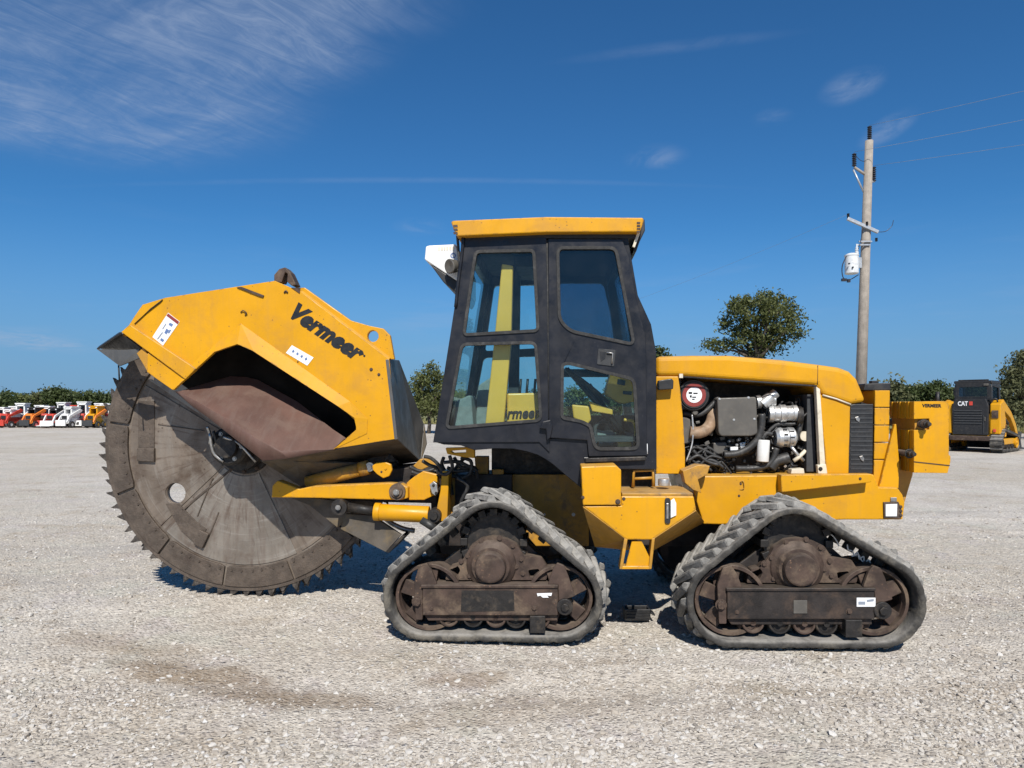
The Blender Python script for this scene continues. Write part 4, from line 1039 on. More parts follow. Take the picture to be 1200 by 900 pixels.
# air filter with a round label
c = E(813, 463, .08)
af = MB().lathe(c, (0, -1, 0), [(-.3, .115), (-.01, .115), (.0, .108), (.0, .098), (.012, .094), (.012, 0)], 36).build('air_filter', M['black'], eng)
MB().lathe(c + Vector((.0, -.0125, 0)), (0, -1, 0), [(0, .084), (.002, .084), (.002, 0)], 36).build('filter_label', M['print_red'], eng)
MB().lathe(c + Vector((.0, -.0146, 0)), (0, -1, 0), [(0, .056), (.002, .056), (.002, 0)], 36).build('filter_label', M['sticker'], eng)
mk = MB()
for (x, y, w, h) in ((808.5, 460.5, 4, 2.4), (814.5, 461, 5, 1.6), (809, 464.5, 2.2, 2.6), (813, 465.5, 4.5, 1.4), (812, 468, 3, 1.2)):
    p = E(x, y, .08); mk.box((p.x, c.y - .0172, p.z), (w * PXM(HD), .001, h * PXM(HD)))
mk.build('filter_label', M['decal'], eng)
MB().lathe(E(814.5, 483.5, .10), (0, -1, 0), [(-.05, .022), (0, .022), (.008, .015), (.008, 0)], 16).build('drain_cap', M['carb_grey'], eng)
MB().lathe(E(800, 505, .12), (0, -1, 0), [(-.2, .10), (0, .10), (.01, .09), (.01, 0)], 28).build('turbo_pipe_end', M['carb_grey'], eng)
MB().tube(bez([E(808, 506, .10), E(818, 507, .10), E(828, 503, .12), E(834, 494, .14), E(836, 482, .18)], 8), .043, 16).build('intake_pipe', M['brown_pipe'], eng)
MB().tube(bez([E(800, 484, .16), E(818, 486, .14), E(830, 479, .14), E(842, 466, .16)], 8), .020, 10).build('breather_hose', M['hose'], eng)
MB().tube(bez([E(811, 486, .08), E(812, 500, .07), E(811, 520, .06), E(804, 541, .05)], 8), .006, 6).build('stay_rod', M['alu'], eng)
cover = MB().prism(rounded(XZ([(840.5, 466.5), (886.5, 465), (888, 508), (881, 511), (845, 511), (842, 507)], HD + .04), .02), Y(HD + .04), Y(HD + .16)).build('control_box', M['carb_grey'], eng, .008)
for p in ((860, 492), (884, 491), (843, 467.5), (877, 466)): bolt(cover, E(*p, .04), .006, 'alu')
# silver turbo and starter, alternator, filter, pulleys
MB().lathe(E(886, 471, .14), (1, 0, .1), [(0, .05), (.03, .05), (.03, .03), (.09, .034), (.10, .05), (.13, .05), (.13, 0)], 20).build('turbocharger', M['alu'], eng)
MB().lathe(E(893, 474, .12), (.75, 0, .65), [(0, .045), (.08, .045), (.09, .035), (.13, .035), (.13, 0)], 18).build('turbocharger', M['alu'], eng)
c = E(900, 485, .12)
MB().lathe(c, (1, 0, .03), [(0, .02), (0, .058), (.03, .062), (.04, .056), (.075, .056), (.08, .064), (.12, .064), (.125, .055), (.165, .055), (.17, .06), (.20, .058), (.20, 0)], 28).build('starter_motor', M['alu'], eng)
MB().lathe(E(932, 487, .12), (1, 0, 0), [(0, .066), (.04, .066), (.045, .05), (.045, 0)], 24).build('pulley', M['greasy'], eng)
alt = MB().lathe(E(908, 513, .12), (1, 0, .05), [(0, .02), (0, .056), (.02, .07), (.045, .074), (.05, .068), (.085, .068), (.09, .074), (.13, .07), (.145, .05), (.145, 0)], 28).build('alternator', M['alu'], eng)
for i in range(7):
    a = -.9 + i * .3; q = E(916, 512, .12)
    MB().box(q + Vector((.01 + .045 * (i % 2), -.07 * math.cos(a), .07 * math.sin(a))), (.03, .01, .008), (a, 0, 0)).build('cooling_slot', M['decal'], alt)
MB().cyl(E(893.5, 541, .08), E(895, 515.5, .08), .043, n=24).build('oil_filter', M['white'], eng, .006)
MB().lathe(E(942, 511, .12), (0, -1, 0), [(0, .035), (.03, .035), (.03, .015), (.03, 0)], 20).build('pulley', M['cream'], eng)
for pts, m, r in ((((926, 522), (934, 532), (942, 540)), 'alu', .012), (((944, 528), (936, 536), (930, 540)), 'cream', .014)):
    MB().tube([E(x, y, .1) for x, y in pts], r, 8).build('bracket_arm', M[m], eng)
poly('fan_shroud', [(946, 462), (953, 462), (957, 553), (945, 553)], HD + .08, HD + .5, M['interior'], hood, .004)
poly('valve_cover', [(836, 519), (851, 518), (853, 524), (853, 531), (836, 533)], HD + .12, HD + .3, M['carb_grey'], eng, .008)
poly('sensor_block', [(856, 524), (865, 523.5), (865, 527.5), (856, 528)], HD + .1, HD + .16, M['sticker'], eng, .003)
poly('sensor_block', [(867, 519), (873, 518), (875, 527), (868, 528)], HD + .12, HD + .18, M['alu'], eng, .004)
poly('manifold', [(852, 520), (880, 518), (886, 530), (870, 536), (852, 534)], HD + .18, HD + .3, M['rust'], eng, .012)
tubes = [((893, 485), (892, 500), (887, 515), (876, 526), (862, 532), (848, 533)), ((905, 509), (898, 508), (893, 514)), ((896, 513), (903, 503), (912, 497), (925, 497), (938, 496)), ((938, 478), (938, 495), (935, 510), (934, 516)), ((946, 484), (940, 490), (936, 500)),
         ((862, 549), (880, 549), (897, 546), (906, 538), (910, 525)), ((903, 549), (909, 541), (917, 538), (924, 536)), ((806, 530), (815, 524), (828, 529), (838, 534), (850, 540)), ((806, 540), (818, 534), (829, 541), (842, 545)),
         ((812, 528), (822, 537), (836, 540), (848, 548)), ((808, 546), (822, 541), (834, 552)), ((830, 522), (826, 533), (838, 541), (850, 551)), ((846, 541), (852, 548), (857, 556), (858, 572)), ((876, 545), (880, 552), (879, 562)), ((912, 533), (906, 540), (903, 549)), ((816, 532), (830, 525), (841, 532)), ((820, 545), (832, 535), (846, 537)), ((806, 534), (816, 543), (828, 546), (846, 541))]
rad = [.026, .016, .012, .02, .007, .022, .04, .012, .012, .014, .01, .010, .006, .008, .007, .009, .009, .010]
for i, (t, r) in enumerate(zip(tubes, rad)):
    MB().tube(bez([E(x, y, .09 + .012 * (i % 4)) for x, y in t], 7), r, 10).build('engine_hose' if r > .012 else 'wiring_loom', M['brown_pipe' if i == 14 else 'hose'], eng)
hz = MB(); q = random.Random(4)
for i in range(110):
    x, y = (q.uniform(806, 860), q.uniform(524, 554)) if i < 56 else (q.uniform(884, 952), q.uniform(470, 553))
    P = [E(x + q.uniform(-9, 9), y + q.uniform(-7, 7), .10 + q.uniform(0, .1)) for _ in range(4)]
    hz.tube(bez(P, 4), q.uniform(.003, .008), 5)
hz.build('wiring_loom', M['hose'], eng, kind='stuff')
hz = MB()
for i in range(70):
    x, y = q.uniform(806, 952), q.uniform(488, 553); p = E(x, y, .14 + q.uniform(0, .08))
    hz.box(p, (q.uniform(.015, .04), .03, q.uniform(.01, .03)), (0, q.uniform(-.5, .5), 0))
hz.build('engine_fittings', M['carb_grey'], eng, .003, kind='stuff')
hz = MB()
for i in range(26):
    x, y = q.choice(((q.uniform(890, 952), q.uniform(500, 552)), (q.uniform(852, 880), q.uniform(516, 534)))); p = E(x, y, .12 + q.uniform(0, .08))
    hz.cyl(p, p + Vector((q.uniform(-.02, .02), -.02, q.uniform(-.02, .02))), q.uniform(.004, .012), n=8)
hz.build('engine_fittings', M['alu'], eng, kind='stuff')
poly('clamp', [(928, 550), (942, 549), (943, 555), (927, 555)], HD + .02, HD + .1, M['cream'], eng, .003)

# ---- front post, gusset and weights --------------------------------------------------------------
ND = 5.12
for i, (y0, y1) in enumerate(((457.5, 477), (478, 497.7), (498.7, 518), (519, 538), (539, 572))):
    xl = lambda y: 1025.5 - (y - 458) * .016; xr = lambda y: 1043 - (y - 458) * .02
    poly('front_post', [(xl(y0), y0), (xr(y0), y0), (xr(y1), y1), (xl(y1), y1)], ND, ND + .95, M['yellow'], root, .004)
poly('rear_bulkhead', [(1014, 449.5), (1044, 448.5), (1044, 457.5), (1012, 457.5)], ND + .02, ND + .8, M['black'], root, .006)
MB().box(U(1024, 451, ND + .1), (.05, .05, .06)).build('rear_bulkhead', M['black'], root, .004)
poly('post_gusset', [(1048.5, 497), (1050.5, 497), (1054, 545), (1053, 572), (1030, 572)], ND - .03, ND, M['yellow'], root, .003)
poly('weight_bracket', [(1044, 535), (1070, 540), (1070, 556), (1060, 590), (1056, 588), (1050, 565)], ND + .06, ND + .6, M['yellow_dirty'], root, .006)
wpl = [(1071, 470.5), (1108, 470), (1112, 474), (1112, 533), (1114, 534.5), (1114, 541), (1110.5, 554.5), (1071, 554), (1071, 540), (1071, 504), (1089, 503.5), (1089, 490.5), (1071, 491)]
W0 = 4.99
wt = thing  # (kept short below)
wxz = XZ(wpl, W0); stack = None
edge_d = [W0 + .040 * i for i in range(9)]
for i, dd in enumerate(edge_d):
    mb = MB().prism(rounded(wxz, [.0, .012, .012] + [.003] * 10) if i == 0 else [(x + (.004 if i % 3 == 1 else 0), z) for x, z in wxz], Y(dd), Y(dd + .034)); mb.build('weight_plate', M['yellow'], root, .003)
MB().prism([(x + .01, z) for x, z in inset(wxz[:7] + [wxz[7], wxz[8]], .012)], Y(W0 + .03), Y(W0 + .36)).build('weight_core', M['yellow_dirty'], root)
MB().prism(XZ([(1071, 540.5), (1113, 545), (1113, 546.2), (1071, 541.7)], W0 - .002), Y(W0 - .003), Y(W0)).build('lip_seam', M['rust'], root)
c1 = U(1086, 497, W0 - .05); c2 = U(1068.5, 532, W0 - .02)
MB().cyl(c1, c1 + Vector((0, .55, 0)), .026, n=16).build('tie_rod', M['rust'], root)
MB().cyl(c2, c2 + Vector((0, .55, 0)), .021, n=16).build('tie_rod', M['rust'], root)
for c in (c1, c2):
    mb = MB().cyl(c + Vector((0, .03, 0)), c + Vector((0, -.010, 0)), .024, n=6); mb.cyl(c + Vector((0, 0, 0)), c + Vector((0, -.04, 0)), .014, n=14); mb.cyl(c + Vector((0, .04, 0)), c + Vector((0, .030, 0)), .033, n=20)
    mb.build('rod_nut', M['greasy'], root, .003)
MB().cyl(U(1098.5, 478, W0 + .05), U(1099, 459, W0 + .05), .012, n=10).build('lifting_pin', M['greasy'], root)
lettering('lettering', 'VERMEER', (1080.5, 477), (1103, 477.3), .022, M['decal'], root, d=W0, bold=.03)

# ---- cab -----------------------------------------------------------------------------------------
KD, KF = 4.86, 6.30
r1 = .035
win_a = [(557, 294.5), (626, 293), (631, 388), (543, 393)]
win_b = [(541, 403), (628, 401), (634.5, 493), (522.5, 502)]
win_c = [(653, 290), (722, 290), (743.5, 404.5), (668, 388.5), (655, 375)]
win_d = [(658.5, 427), (666, 425), (743.5, 444), (748.5, 526), (697, 526.5), (691.5, 499.5), (681, 494), (658, 490)]
rad_d = [.03, .03, .045, .045, .05, .02, .03, .03]
wall_out = [(545, 279), (640, 278), (644, 530), (632, 518), (507.5, 518.5), (511, 497), (528, 390)]
def hole(pts, d, r): return (rounded(XZ(pts, d), r),)
cab = poly('cab', wall_out, KD, KD + .045, M['cab'], root, .004, [hole(win_a, KD, r1), hole(win_b, KD, .045)])
door = MB().prism(XZ([(642.5, 279.5), (729, 280), (737, 300), (745, 346), (757, 395), (758.5, 534), (690, 535), (688, 516), (643.5, 513)], KD - .012), Y(KD - .012), Y(KD + .03),
                  [rounded(XZ(win_c, KD - .012), .05), rounded(XZ(win_d, KD - .012), rad_d)]).build('cab_door', M['cab'], root, .005)
poly('cab_pillar', [(725, 279), (736, 279), (747.5, 346), (763, 380), (769, 413), (769.5, 550), (686, 549.5), (684, 536), (757, 536), (754, 395), (742, 348)], KD + .008, KD + .06, M['cab'], cab, .004)
poly('cab_pillar', [(634, 279), (646, 279), (650, 532), (640, 532)], KD + .032, KD + .06, M['cab'], cab, .002)
MB().tube([U(641, 281, KD), U(642.5, 400, KD), U(643.5, 513, KD)], .006, 8).build('pillar_seam', M['rubber_seal'], cab)
# glazing and rubber seals
def seal(outline, d, parent, w=.014):
    o = rounded(*outline) if isinstance(outline, tuple) else outline
    return MB().prism(inset(o, -.008), Y(d - .010), Y(d + .012), [inset(o, w)]).build('window_seal', M['rubber_seal'], parent, .003)
def pane(outline, d, m, parent): return MB().prism(inset(outline, .004), Y(d + .014), Y(d + .020)).build('window_pane', m, parent)
for pts, r, m, d, par in ((win_a, r1, 'glass', KD, cab), (win_b, .045, 'glass', KD, cab), (win_c, .05, 'glass_dark', KD - .012, door), (win_d, rad_d, 'glass', KD - .012, door)):
    o = rounded(XZ(pts, d), r); seal(o, d, par); pane(o, d, M[m], par)
hp = MB().prism(rounded(XZ([(701, 408.5), (721.5, 410), (719.5, 429.5), (699.5, 427)], KD - .018), .008), Y(KD - .019), Y(KD - .011)).build('door_handle', M['interior'], door, .003)
poly('handle_recess', [(703, 411), (710, 411.5), (709.5, 420), (704, 424)], KD - .021, KD - .018, M['decal'], door, .001)
MB().tube([U(711, 413, KD - .028), U(718, 414, KD - .028), U(717, 426, KD - .028)], .006, 6).build('latch', M['bare'], door)
MB().prism(XZ([(636, 494), (645, 492), (648, 499), (645, 513), (641, 516), (640, 503), (632, 502)], KD - .03), Y(KD - .04), Y(KD + .0)).build('door_hinge', M['cab'], door, .006)
poly('door_sill', [(686, 537), (757, 535), (757, 539.5), (686, 542)], KD - .03, KD + .02, M['greasy'], cab, .004)
MB().tube([U(758, 520, KD - .004), U(758.5, 532, KD - .004)], .005, 6).build('paint_scuff', M['sticker'], door)
poly('paint_scuff', [(750, 415), (752.5, 413), (751.5, 424), (747.5, 427)], KD + .002, KD + .0085, M['sticker'], cab, 0)
# far side, ends, floor, roof
def holes_far(l): return [(rounded(XZ(p, KD), r),) for p, r in l]
MB().prism(XZ([(545, 279), (736, 279), (769, 413), (769, 515), (508, 518)], KD), Y(KF - .045), Y(KF), [rounded(XZ(p, KD), r) for p, r in ((win_a, r1), (win_b, .045), ([(653, 290), (722, 290), (752, 420), (655, 420)], .05), ([(656, 432), (752, 432), (752, 490), (656, 490)], .03))]).build('cab_far_wall', M['cab'], cab)
for pts in (win_a, win_b, [(653, 290), (722, 290), (752, 420), (655, 420)], [(656, 432), (752, 432), (752, 490), (656, 490)]):
    MB().prism(XZ(pts, KD), Y(KF - .03), Y(KF - .024)).build('window_pane', M['glass'], cab)
def end_wall(pt, pb, t, name, y0=.10, y1=.10, split=True):
    """End wall of the cab between the two side walls, leaning from pt (top) to pb (bottom), framed round its glass."""
    a = U(*pt, KD); b = U(*pb, KD); mb = MB()
    def q(f, w): v = a.lerp(b, f); return Vector((v.x, Y(KD + .045) + w * (KF - KD - .09), v.z))
    bars = [((0, 0), (0, 1), (.07, 1), (.07, 0)), ((.80, 0), (.80, 1), (1, 1), (1, 0)), ((.07, 0), (.07, .07), (.80, .07), (.80, 0)), ((.07, .93), (.07, 1), (.80, 1), (.80, .93))]
    for bb in bars:
        P = [q(*x) for x in bb]; k = Vector((t, 0, 0))
        mb.add(P + [p + k for p in P], [(0, 1, 2, 3), (7, 6, 5, 4), (0, 4, 5, 1), (1, 5, 6, 2), (2, 6, 7, 3), (3, 7, 4, 0)])
    o = mb.build(name, M['cab'], cab)
    P = [q(.07, .07), q(.07, .93), q(.80, .93), q(.80, .07)]; k = Vector((t * .3, 0, 0)); k2 = Vector((t * .5, 0, 0))
    MB().add([p + k for p in P] + [p + k2 for p in P], [(0, 1, 2, 3), (7, 6, 5, 4), (0, 4, 5, 1), (1, 5, 6, 2), (2, 6, 7, 3), (3, 7, 4, 0)]).build('window_pane', M['glass'], cab)
end_wall((545.5, 279), (509, 517), .05, 'cab_rear_wall'); end_wall((733, 279), (767, 540), -.05, 'cab_front_wall')
poly('cab_floor', [(509, 512), (767, 512), (767, 518), (509, 518)], KD + .05, KF - .05, M['interior'], cab)
poly('cab_bottom', [(690, 526), (766, 526), (766, 548), (690, 548)], KD + .062, KF - .1, M['cab'], cab)
poly('cab_ceiling', [(548, 277), (735, 277), (735, 283), (548, 283)], KD + .05, KF - .05, M['interior'], cab)
roof_side = [(528.5, 260.5), (530, 258.5), (640, 254), (753.5, 255), (754.5, 259), (750, 271.5), (640, 272), (535, 276.5)]
roof = poly('cab_roof', roof_side, KD - .07, KF + .07, M['yellow'], root, .008)
poly('roof_lining', [(541, 275.5), (640, 272), (745, 271.5), (745, 279.5), (640, 279.3), (541, 281)], KD - .0, KF, M['black'], roof, .004)
for pts in (([(531, 263.5 + 4.2 * i), (536, 263.3 + 4.2 * i), (536.5, 266 + 4.2 * i), (531.7, 266.2 + 4.2 * i)] for i in range(3)), ([(746.5, 260 + 3.4 * i), (750.5, 260 + 3.4 * i), (750.2, 262.2 + 3.4 * i), (746.1, 262.2 + 3.4 * i)] for i in range(4))):
    for p in pts: poly('roof_vent', p, KD - .073, KD - .069, M['rust'], roof, 0)
MB().prism(XZ([(752, 256), (755.5, 257), (756, 270), (750, 282), (745.5, 295), (742, 293), (748, 278)], KD + .05), Y(KD + .05), Y(KF - .05)).build('sun_visor', M['black'], roof, .006)
poly('roof_stay', [(747, 272), (750.5, 272), (744, 290), (741, 289)], KD - .02, KD + .0, M['cream'], roof, .003)
# black box of hoses and lamp at the rear top, white air unit
ac = poly('air_unit', [(499, 288.5), (503, 287.5), (534, 286), (538.5, 301), (538.5, 331), (534, 328), (497.5, 304)], KD + .12, KD + 1.1, M['white'], root, .008)
poly('unit_base', [(504, 309.5), (538.5, 331), (537, 337), (533.5, 342), (519, 330)], KD + .13, KD + 1.08, M['black'], ac, .006)
wd = [(513.5, 289.5), (517, 289.5), (520, 289.3), (523, 289.2), (526.5, 289), (530, 289)]
for i, (x, y) in enumerate(wd):
    poly('print_mark', [(x, y), (x + 1.9, y), (x + 1.9, y + 4.2), (x, y + 4.2)], KD + .1185, KD + .12, M['cream'], ac, 0)
MB().prism(ring((U(531, 299.5, KD + .12).x, U(531, 299.5, KD + .12).z), .020, 18), Y(KD + .1185), Y(KD + .12), [ring((U(531, 299.5, KD + .12).x, U(531, 299.5, KD + .12).z), .012, 18)]).build('print_mark', M['print_blue'], ac)
lp = MB().lathe(U(531, 312, KD + .06), (-.6, -.75, -.15), [(-.05, .022), (-.02, .045), (.035, .052), (.04, .045), (.03, 0)], 18).build('work_lamp', M['carb_grey'], cab)
MB().tube(bez([U(536, 276, KD + .02), U(537, 290, KD + .03), U(538, 305, KD + .03), U(539, 318, KD + .03), U(533, 312, KD + .07)], 6), .010, 8).build('lamp_cable', M['hose'], cab)
MB().tube(bez([U(543, 277, KD - .01), U(541, 300, KD - .005), U(537, 330, KD - .005), U(534, 360, KD - .005)], 6), .012, 8).build('lamp_cable', M['cab'], cab)
# inside
poly('roll_post', [(588, 309), (601, 311), (599, 400), (589, 512), (567, 512), (579, 400)], KD + .09, KD + .17, M['post'], cab, .008)
con = poly('console', [(594, 461), (644, 460), (644, 512), (594, 512)], KD + .16, KD + .6, M['post'], cab, .012)
lettering('lettering', 'Vermeer', (579.5, 490.5), (634, 489), .075, M['decal'], cab, d=KD + .155, bold=.03, shear=.25)
poly('inner_post', [(600, 300), (610, 300), (607, 510), (594, 510)], KD + .9, KD + .98, M['interior'], cab, .006)
poly('headliner_box', [(600, 288), (640, 288), (640, 312), (604, 312)], KD + .5, KD + 1.1, M['interior'], cab, .01)
st = MB(); 
seat = MB().prism(rounded(XZ([(560, 452), (578, 440), (587, 470), (585, 512), (556, 512)], KD + .42), .03), Y(KD + .42), Y(KD + .9)).build('seat', M['seat'], cab, .03, 3)
MB().prism(rounded(XZ([(534, 470), (552, 462), (556, 512), (530, 512)], KD + .22), .03), Y(KD + .22), Y(KD + .5)).build('seat', M['seat'], cab, .03, 3)
MB().tube([U(562, 495, KD + .5), U(560, 470, KD + .5), U(566, 455, KD + .5)], .02, 8).build('armrest', M['interior'], cab)
for (x, y) in ((617, 448), (626, 450), (609, 440)):
    p = U(x, 462, KD + .6); MB().tube([p, p + Vector((.01, 0, .12))], .010, 8).build('control_lever', M['black'], cab); 
MB().box(U(628, 310, KD + .9), (.06, .05, .12)).build('mirror', M['black'], cab, .01)
# steering column, wheel and pedals behind the lower door glass
sw = MB()
for i in range(40):
    pass
cw = U(688, 452, KD + .40); ax = Vector((.62, 0, .78)).normalized(); uu = Vector((0, 1, 0)); vv = ax.cross(uu)
loop = [cw + (uu * math.cos(t) + vv * math.sin(t)) * .2 for t in np.linspace(0, 2 * math.pi, 33)]
MB().tube(loop, .014, 8, caps=False).build('steering_wheel', M['black'], cab)
MB().tube([cw, U(740, 528, KD + .40)], .035, 12).build('steering_column', M['black'], cab)
MB().tube([U(664, 432, KD + .25), U(728, 505, KD + .25)], .018, 8).build('grab_rail', M['black'], cab)
MB().prism(rounded(XZ([(708, 462), (716, 436), (742, 441), (746, 470), (728, 474)], KD + .3), .03), Y(KD + .3), Y(KD + .5)).build('dash_panel', M['post'], cab, .01)
poly('dash_gauge', [(724, 444), (733, 446), (732, 452), (723, 450)], KD + .29, KD + .3, M['black'], cab, .002)
poly('dash_gauge', [(730, 458), (741, 459), (740, 463), (730, 462)], KD + .29, KD + .3, M['black'], cab, .002)
poly('inner_panel', [(670, 474), (690, 476), (693, 492), (688, 498), (672, 490)], KD + .12, KD + .2, M['post'], cab, .01)
poly('inner_panel', [(690, 470), (718, 480), (718, 486), (694, 482)], KD + .2, KD + .28, M['post'], cab, .006)
poly('inner_panel', [(724, 514), (740, 514), (740, 526), (724, 526)], KD + .12, KD + .4, M['post'], cab, .006)
MB().tube(bez([U(731, 492, KD + .2), U(742, 494, KD + .2), U(745, 505, KD + .2), U(744, 522, KD + .2)], 6), .012, 8).build('grab_rail', M['post'], cab)
poly('inner_panel', [(698, 503), (722, 507), (722, 513), (698, 514)], KD + .35, KD + .4, M['seat'], cab, .004)
MB().tube(bez([U(700, 522, KD + .3), U(698, 500, KD + .3), U(712, 494, KD + .3), U(724, 505, KD + .3)], 6), .014, 8).build('pedal_arm', M['interior'], cab)
# black wing under the cab
arc = [(681, 572)] + [(663 + 17 * t, 557 + 14 * t) for t in (.7, .4, 0)] + [(656, 551), (649, 545), (640, 538.5), (630, 533), (617, 529), (602, 526), (580, 525.6), (556, 527.5)]
poly('wing', [(507.5, 517.5), (632, 517), (640, 514), (688, 512), (690, 545), (681, 546)] + arc + [(540, 522), (520, 521)], KD + .014, KD + .04, M['cab'], cab, .004)
MB().prism(XZ([(556, 527), (580, 525), (602, 525.5), (617, 528.5), (630, 532.5), (649, 544.5), (663, 556.5), (681, 572), (681, 568), (664, 552), (650, 540), (630, 528), (602, 521), (556, 523)], KD + .04), Y(KD + .04), Y(KD + .45)).build('wing_arch', M['cab'], cab)

# ------------------------------------------------------------------ ground
def axis(a, b, fine, far, grow=1.22):
    """Grid lines: 'fine' steps between a and b, growing steps out to +-far."""
    l = list(np.arange(a, b + 1e-6, fine)); s = fine; x = l[-1]
    while x < far: s *= grow; x += s; l.append(x)
    s = fine; x = l[0]; pre = []
    while x > -far: s *= grow; x -= s; pre.append(x)
    return np.array(pre[::-1] + l)
gx, gy = axis(-6, 6, .045, 2500), axis(2.2, 9.5, .045, 2500)
XX, YY = np.meshgrid(gx, gy)
def vnoise(x, y, seed):
    r = np.random.default_rng(seed); t = r.random((64, 64))
    xi = np.floor(x).astype(int); yi = np.floor(y).astype(int); fx = x - xi; fy = y - yi
    fx = fx * fx * (3 - 2 * fx); fy = fy * fy * (3 - 2 * fy)
    a = t[yi % 64, xi % 64]; b = t[yi % 64, (xi + 1) % 64]; c = t[(yi + 1) % 64, xi % 64]; d = t[(yi + 1) % 64, (xi + 1) % 64]
    return (a * (1 - fx) + b * fx) * (1 - fy) + (c * (1 - fx) + d * fx) * fy - .5
def ruts(x, y):
    # shallow wheel ruts with low shoulders, crossing in front of the machine
    z = np.zeros_like(x)
    for off, amp in ((0, .016), (1.05, .010), (-.95, .012), (4.6, .012), (5.7, .012)):
        c = 3.85 + off + .16 * np.sin(x * .55 + off) - .05 * x + .02 * x * x * np.where(x < 0, 1, .2)
        q = (y - c) / .20
        z += amp * (1.2 * np.exp(-((np.abs(q) - 1.25) / .4) ** 2) * .45 - np.exp(-q ** 4)) * (.6 + .8 * vnoise(x * 1.3 + off, y * .7, 9) + .3 * np.sin(x * 42 + 3 * np.abs(q)))
    return z
def relief(x, y):
    ne = np.clip((22 - np.hypot(x, y - 5)) / 14, 0, 1)
    return ne * (.020 * vnoise(x * .9, y * .9, 1) + .012 * vnoise(x * 3, y * 3, 2) + .009 * vnoise(x * 9, y * 9, 3) + .008 * vnoise(x * 19, y * 19, 4) + ruts(x, y)) - .008
ZZ = relief(XX, YY)
ny, nx = XX.shape
co = np.stack([XX, YY, ZZ], -1).reshape(-1, 3)
idx = np.arange(ny * nx).reshape(ny, nx)
quads = np.stack([idx[:-1, :-1], idx[:-1, 1:], idx[1:, 1:], idx[1:, :-1]], -1).reshape(-1, 4)
def np_mesh(name, co, faces, m, smooth=False):
    k = faces.shape[1]; me = bpy.data.meshes.new(name)
    me.vertices.add(len(co)); me.vertices.foreach_set('co', co.astype(np.float32).ravel())
    me.loops.add(faces.size); me.loops.foreach_set('vertex_index', faces.astype(np.int32).ravel())
    me.polygons.add(len(faces)); me.polygons.foreach_set('loop_start', np.arange(0, faces.size, k, dtype=np.int32))
    me.polygons.foreach_set('loop_total', np.full(len(faces), k, dtype=np.int32))
    me.polygons.foreach_set('use_smooth', np.full(len(faces), smooth))
    me.materials.append(m); me.update(calc_edges=True)
    o = bpy.data.objects.new(name, me); COL.objects.link(o); return o
ground = np_mesh('gravel_ground', co, quads, M['ground'], True); ground['kind'] = 'structure'
ground['label'] = 'pale crushed limestone yard with brown damp patches'
gf = np.array([(-1500, 60, .03), (8, 60, .03), (15, 40, .03), (1500, 34, .03), (1500, 2400, .03), (-1500, 2400, .03)], dtype=float)
go = np_mesh('grass_field', gf, np.array([[0, 1, 2, 3, 4, 5]]), M['grass_ground']); go['kind'] = 'structure'

# loose stones, bigger and rarer ones proud of the fine gravel
def scatter(n, dmin, dmax, smin, smax, seed, half):
    r = np.random.default_rng(seed)
    d = 1 / (1 / dmax + r.random(n) * (1 / dmin - 1 / dmax))
    x = (r.random(n) * 2 - 1) * d * half
    cl = vnoise(x * .8, d * .8, seed + 5) + .5 * vnoise(x * 3, d * 3, seed + 6)
    keep = r.random(n) < np.clip(.42 + cl * 2.0, .05, 1) * (1 - .8 * brown(x, d))
    x, d = x[keep], d[keep]; n = len(x)
    s = smin * (smax / smin) ** (r.random(n) ** 2.6)
    return x, d, s, r
def brown(x, d):
    # few stones lie where the damp earth shows
    q = np.zeros_like(x)
    for (cx, cy, rx, ry, ang) in ((-1.72, 3.98, .95, .22, -22), (-.95, 3.72, .5, .14, -10), (-.28, 4.02, .30, .12, 10), (.05, 3.6, .8, .24, 12)):
        c, s = math.cos(R(ang)), math.sin(R(ang)); ex, ey = x - cx, d - cy
        q = np.maximum(q, np.clip(1.5 - np.hypot((ex * c + ey * s) / rx, (ey * c - ex * s) / ry), 0, 1))
    return q
phi = (1 + 5 ** .5) / 2
ICO = np.array([(-1, phi, 0), (1, phi, 0), (-1, -phi, 0), (1, -phi, 0), (0, -1, phi), (0, 1, phi), (0, -1, -phi), (0, 1, -phi), (phi, 0, -1), (phi, 0, 1), (-phi, 0, -1), (-phi, 0, 1)]) / math.sqrt(1 + phi * phi)
ICF = np.array([(0, 11, 5), (0, 5, 1), (0, 1, 7), (0, 7, 10), (0, 10, 11), (1, 5, 9), (5, 11, 4), (11, 10, 2), (10, 7, 6), (7, 1, 8), (3, 9, 4), (3, 4, 2), (3, 2, 6), (3, 6, 8), (3, 8, 9), (4, 9, 5), (2, 4, 11), (6, 2, 10), (8, 6, 7), (9, 8, 1)])
OCT = np.array([(1, 0, 0), (0, 1, 0), (-1, 0, 0), (0, -1, 0), (0, 0, 1), (0, 0, -1)], float)
OCF = np.array([(0, 1, 4), (1, 2, 4), (2, 3, 4), (3, 0, 4), (1, 0, 5), (2, 1, 5), (3, 2, 5), (0, 3, 5)])
ground_z = relief
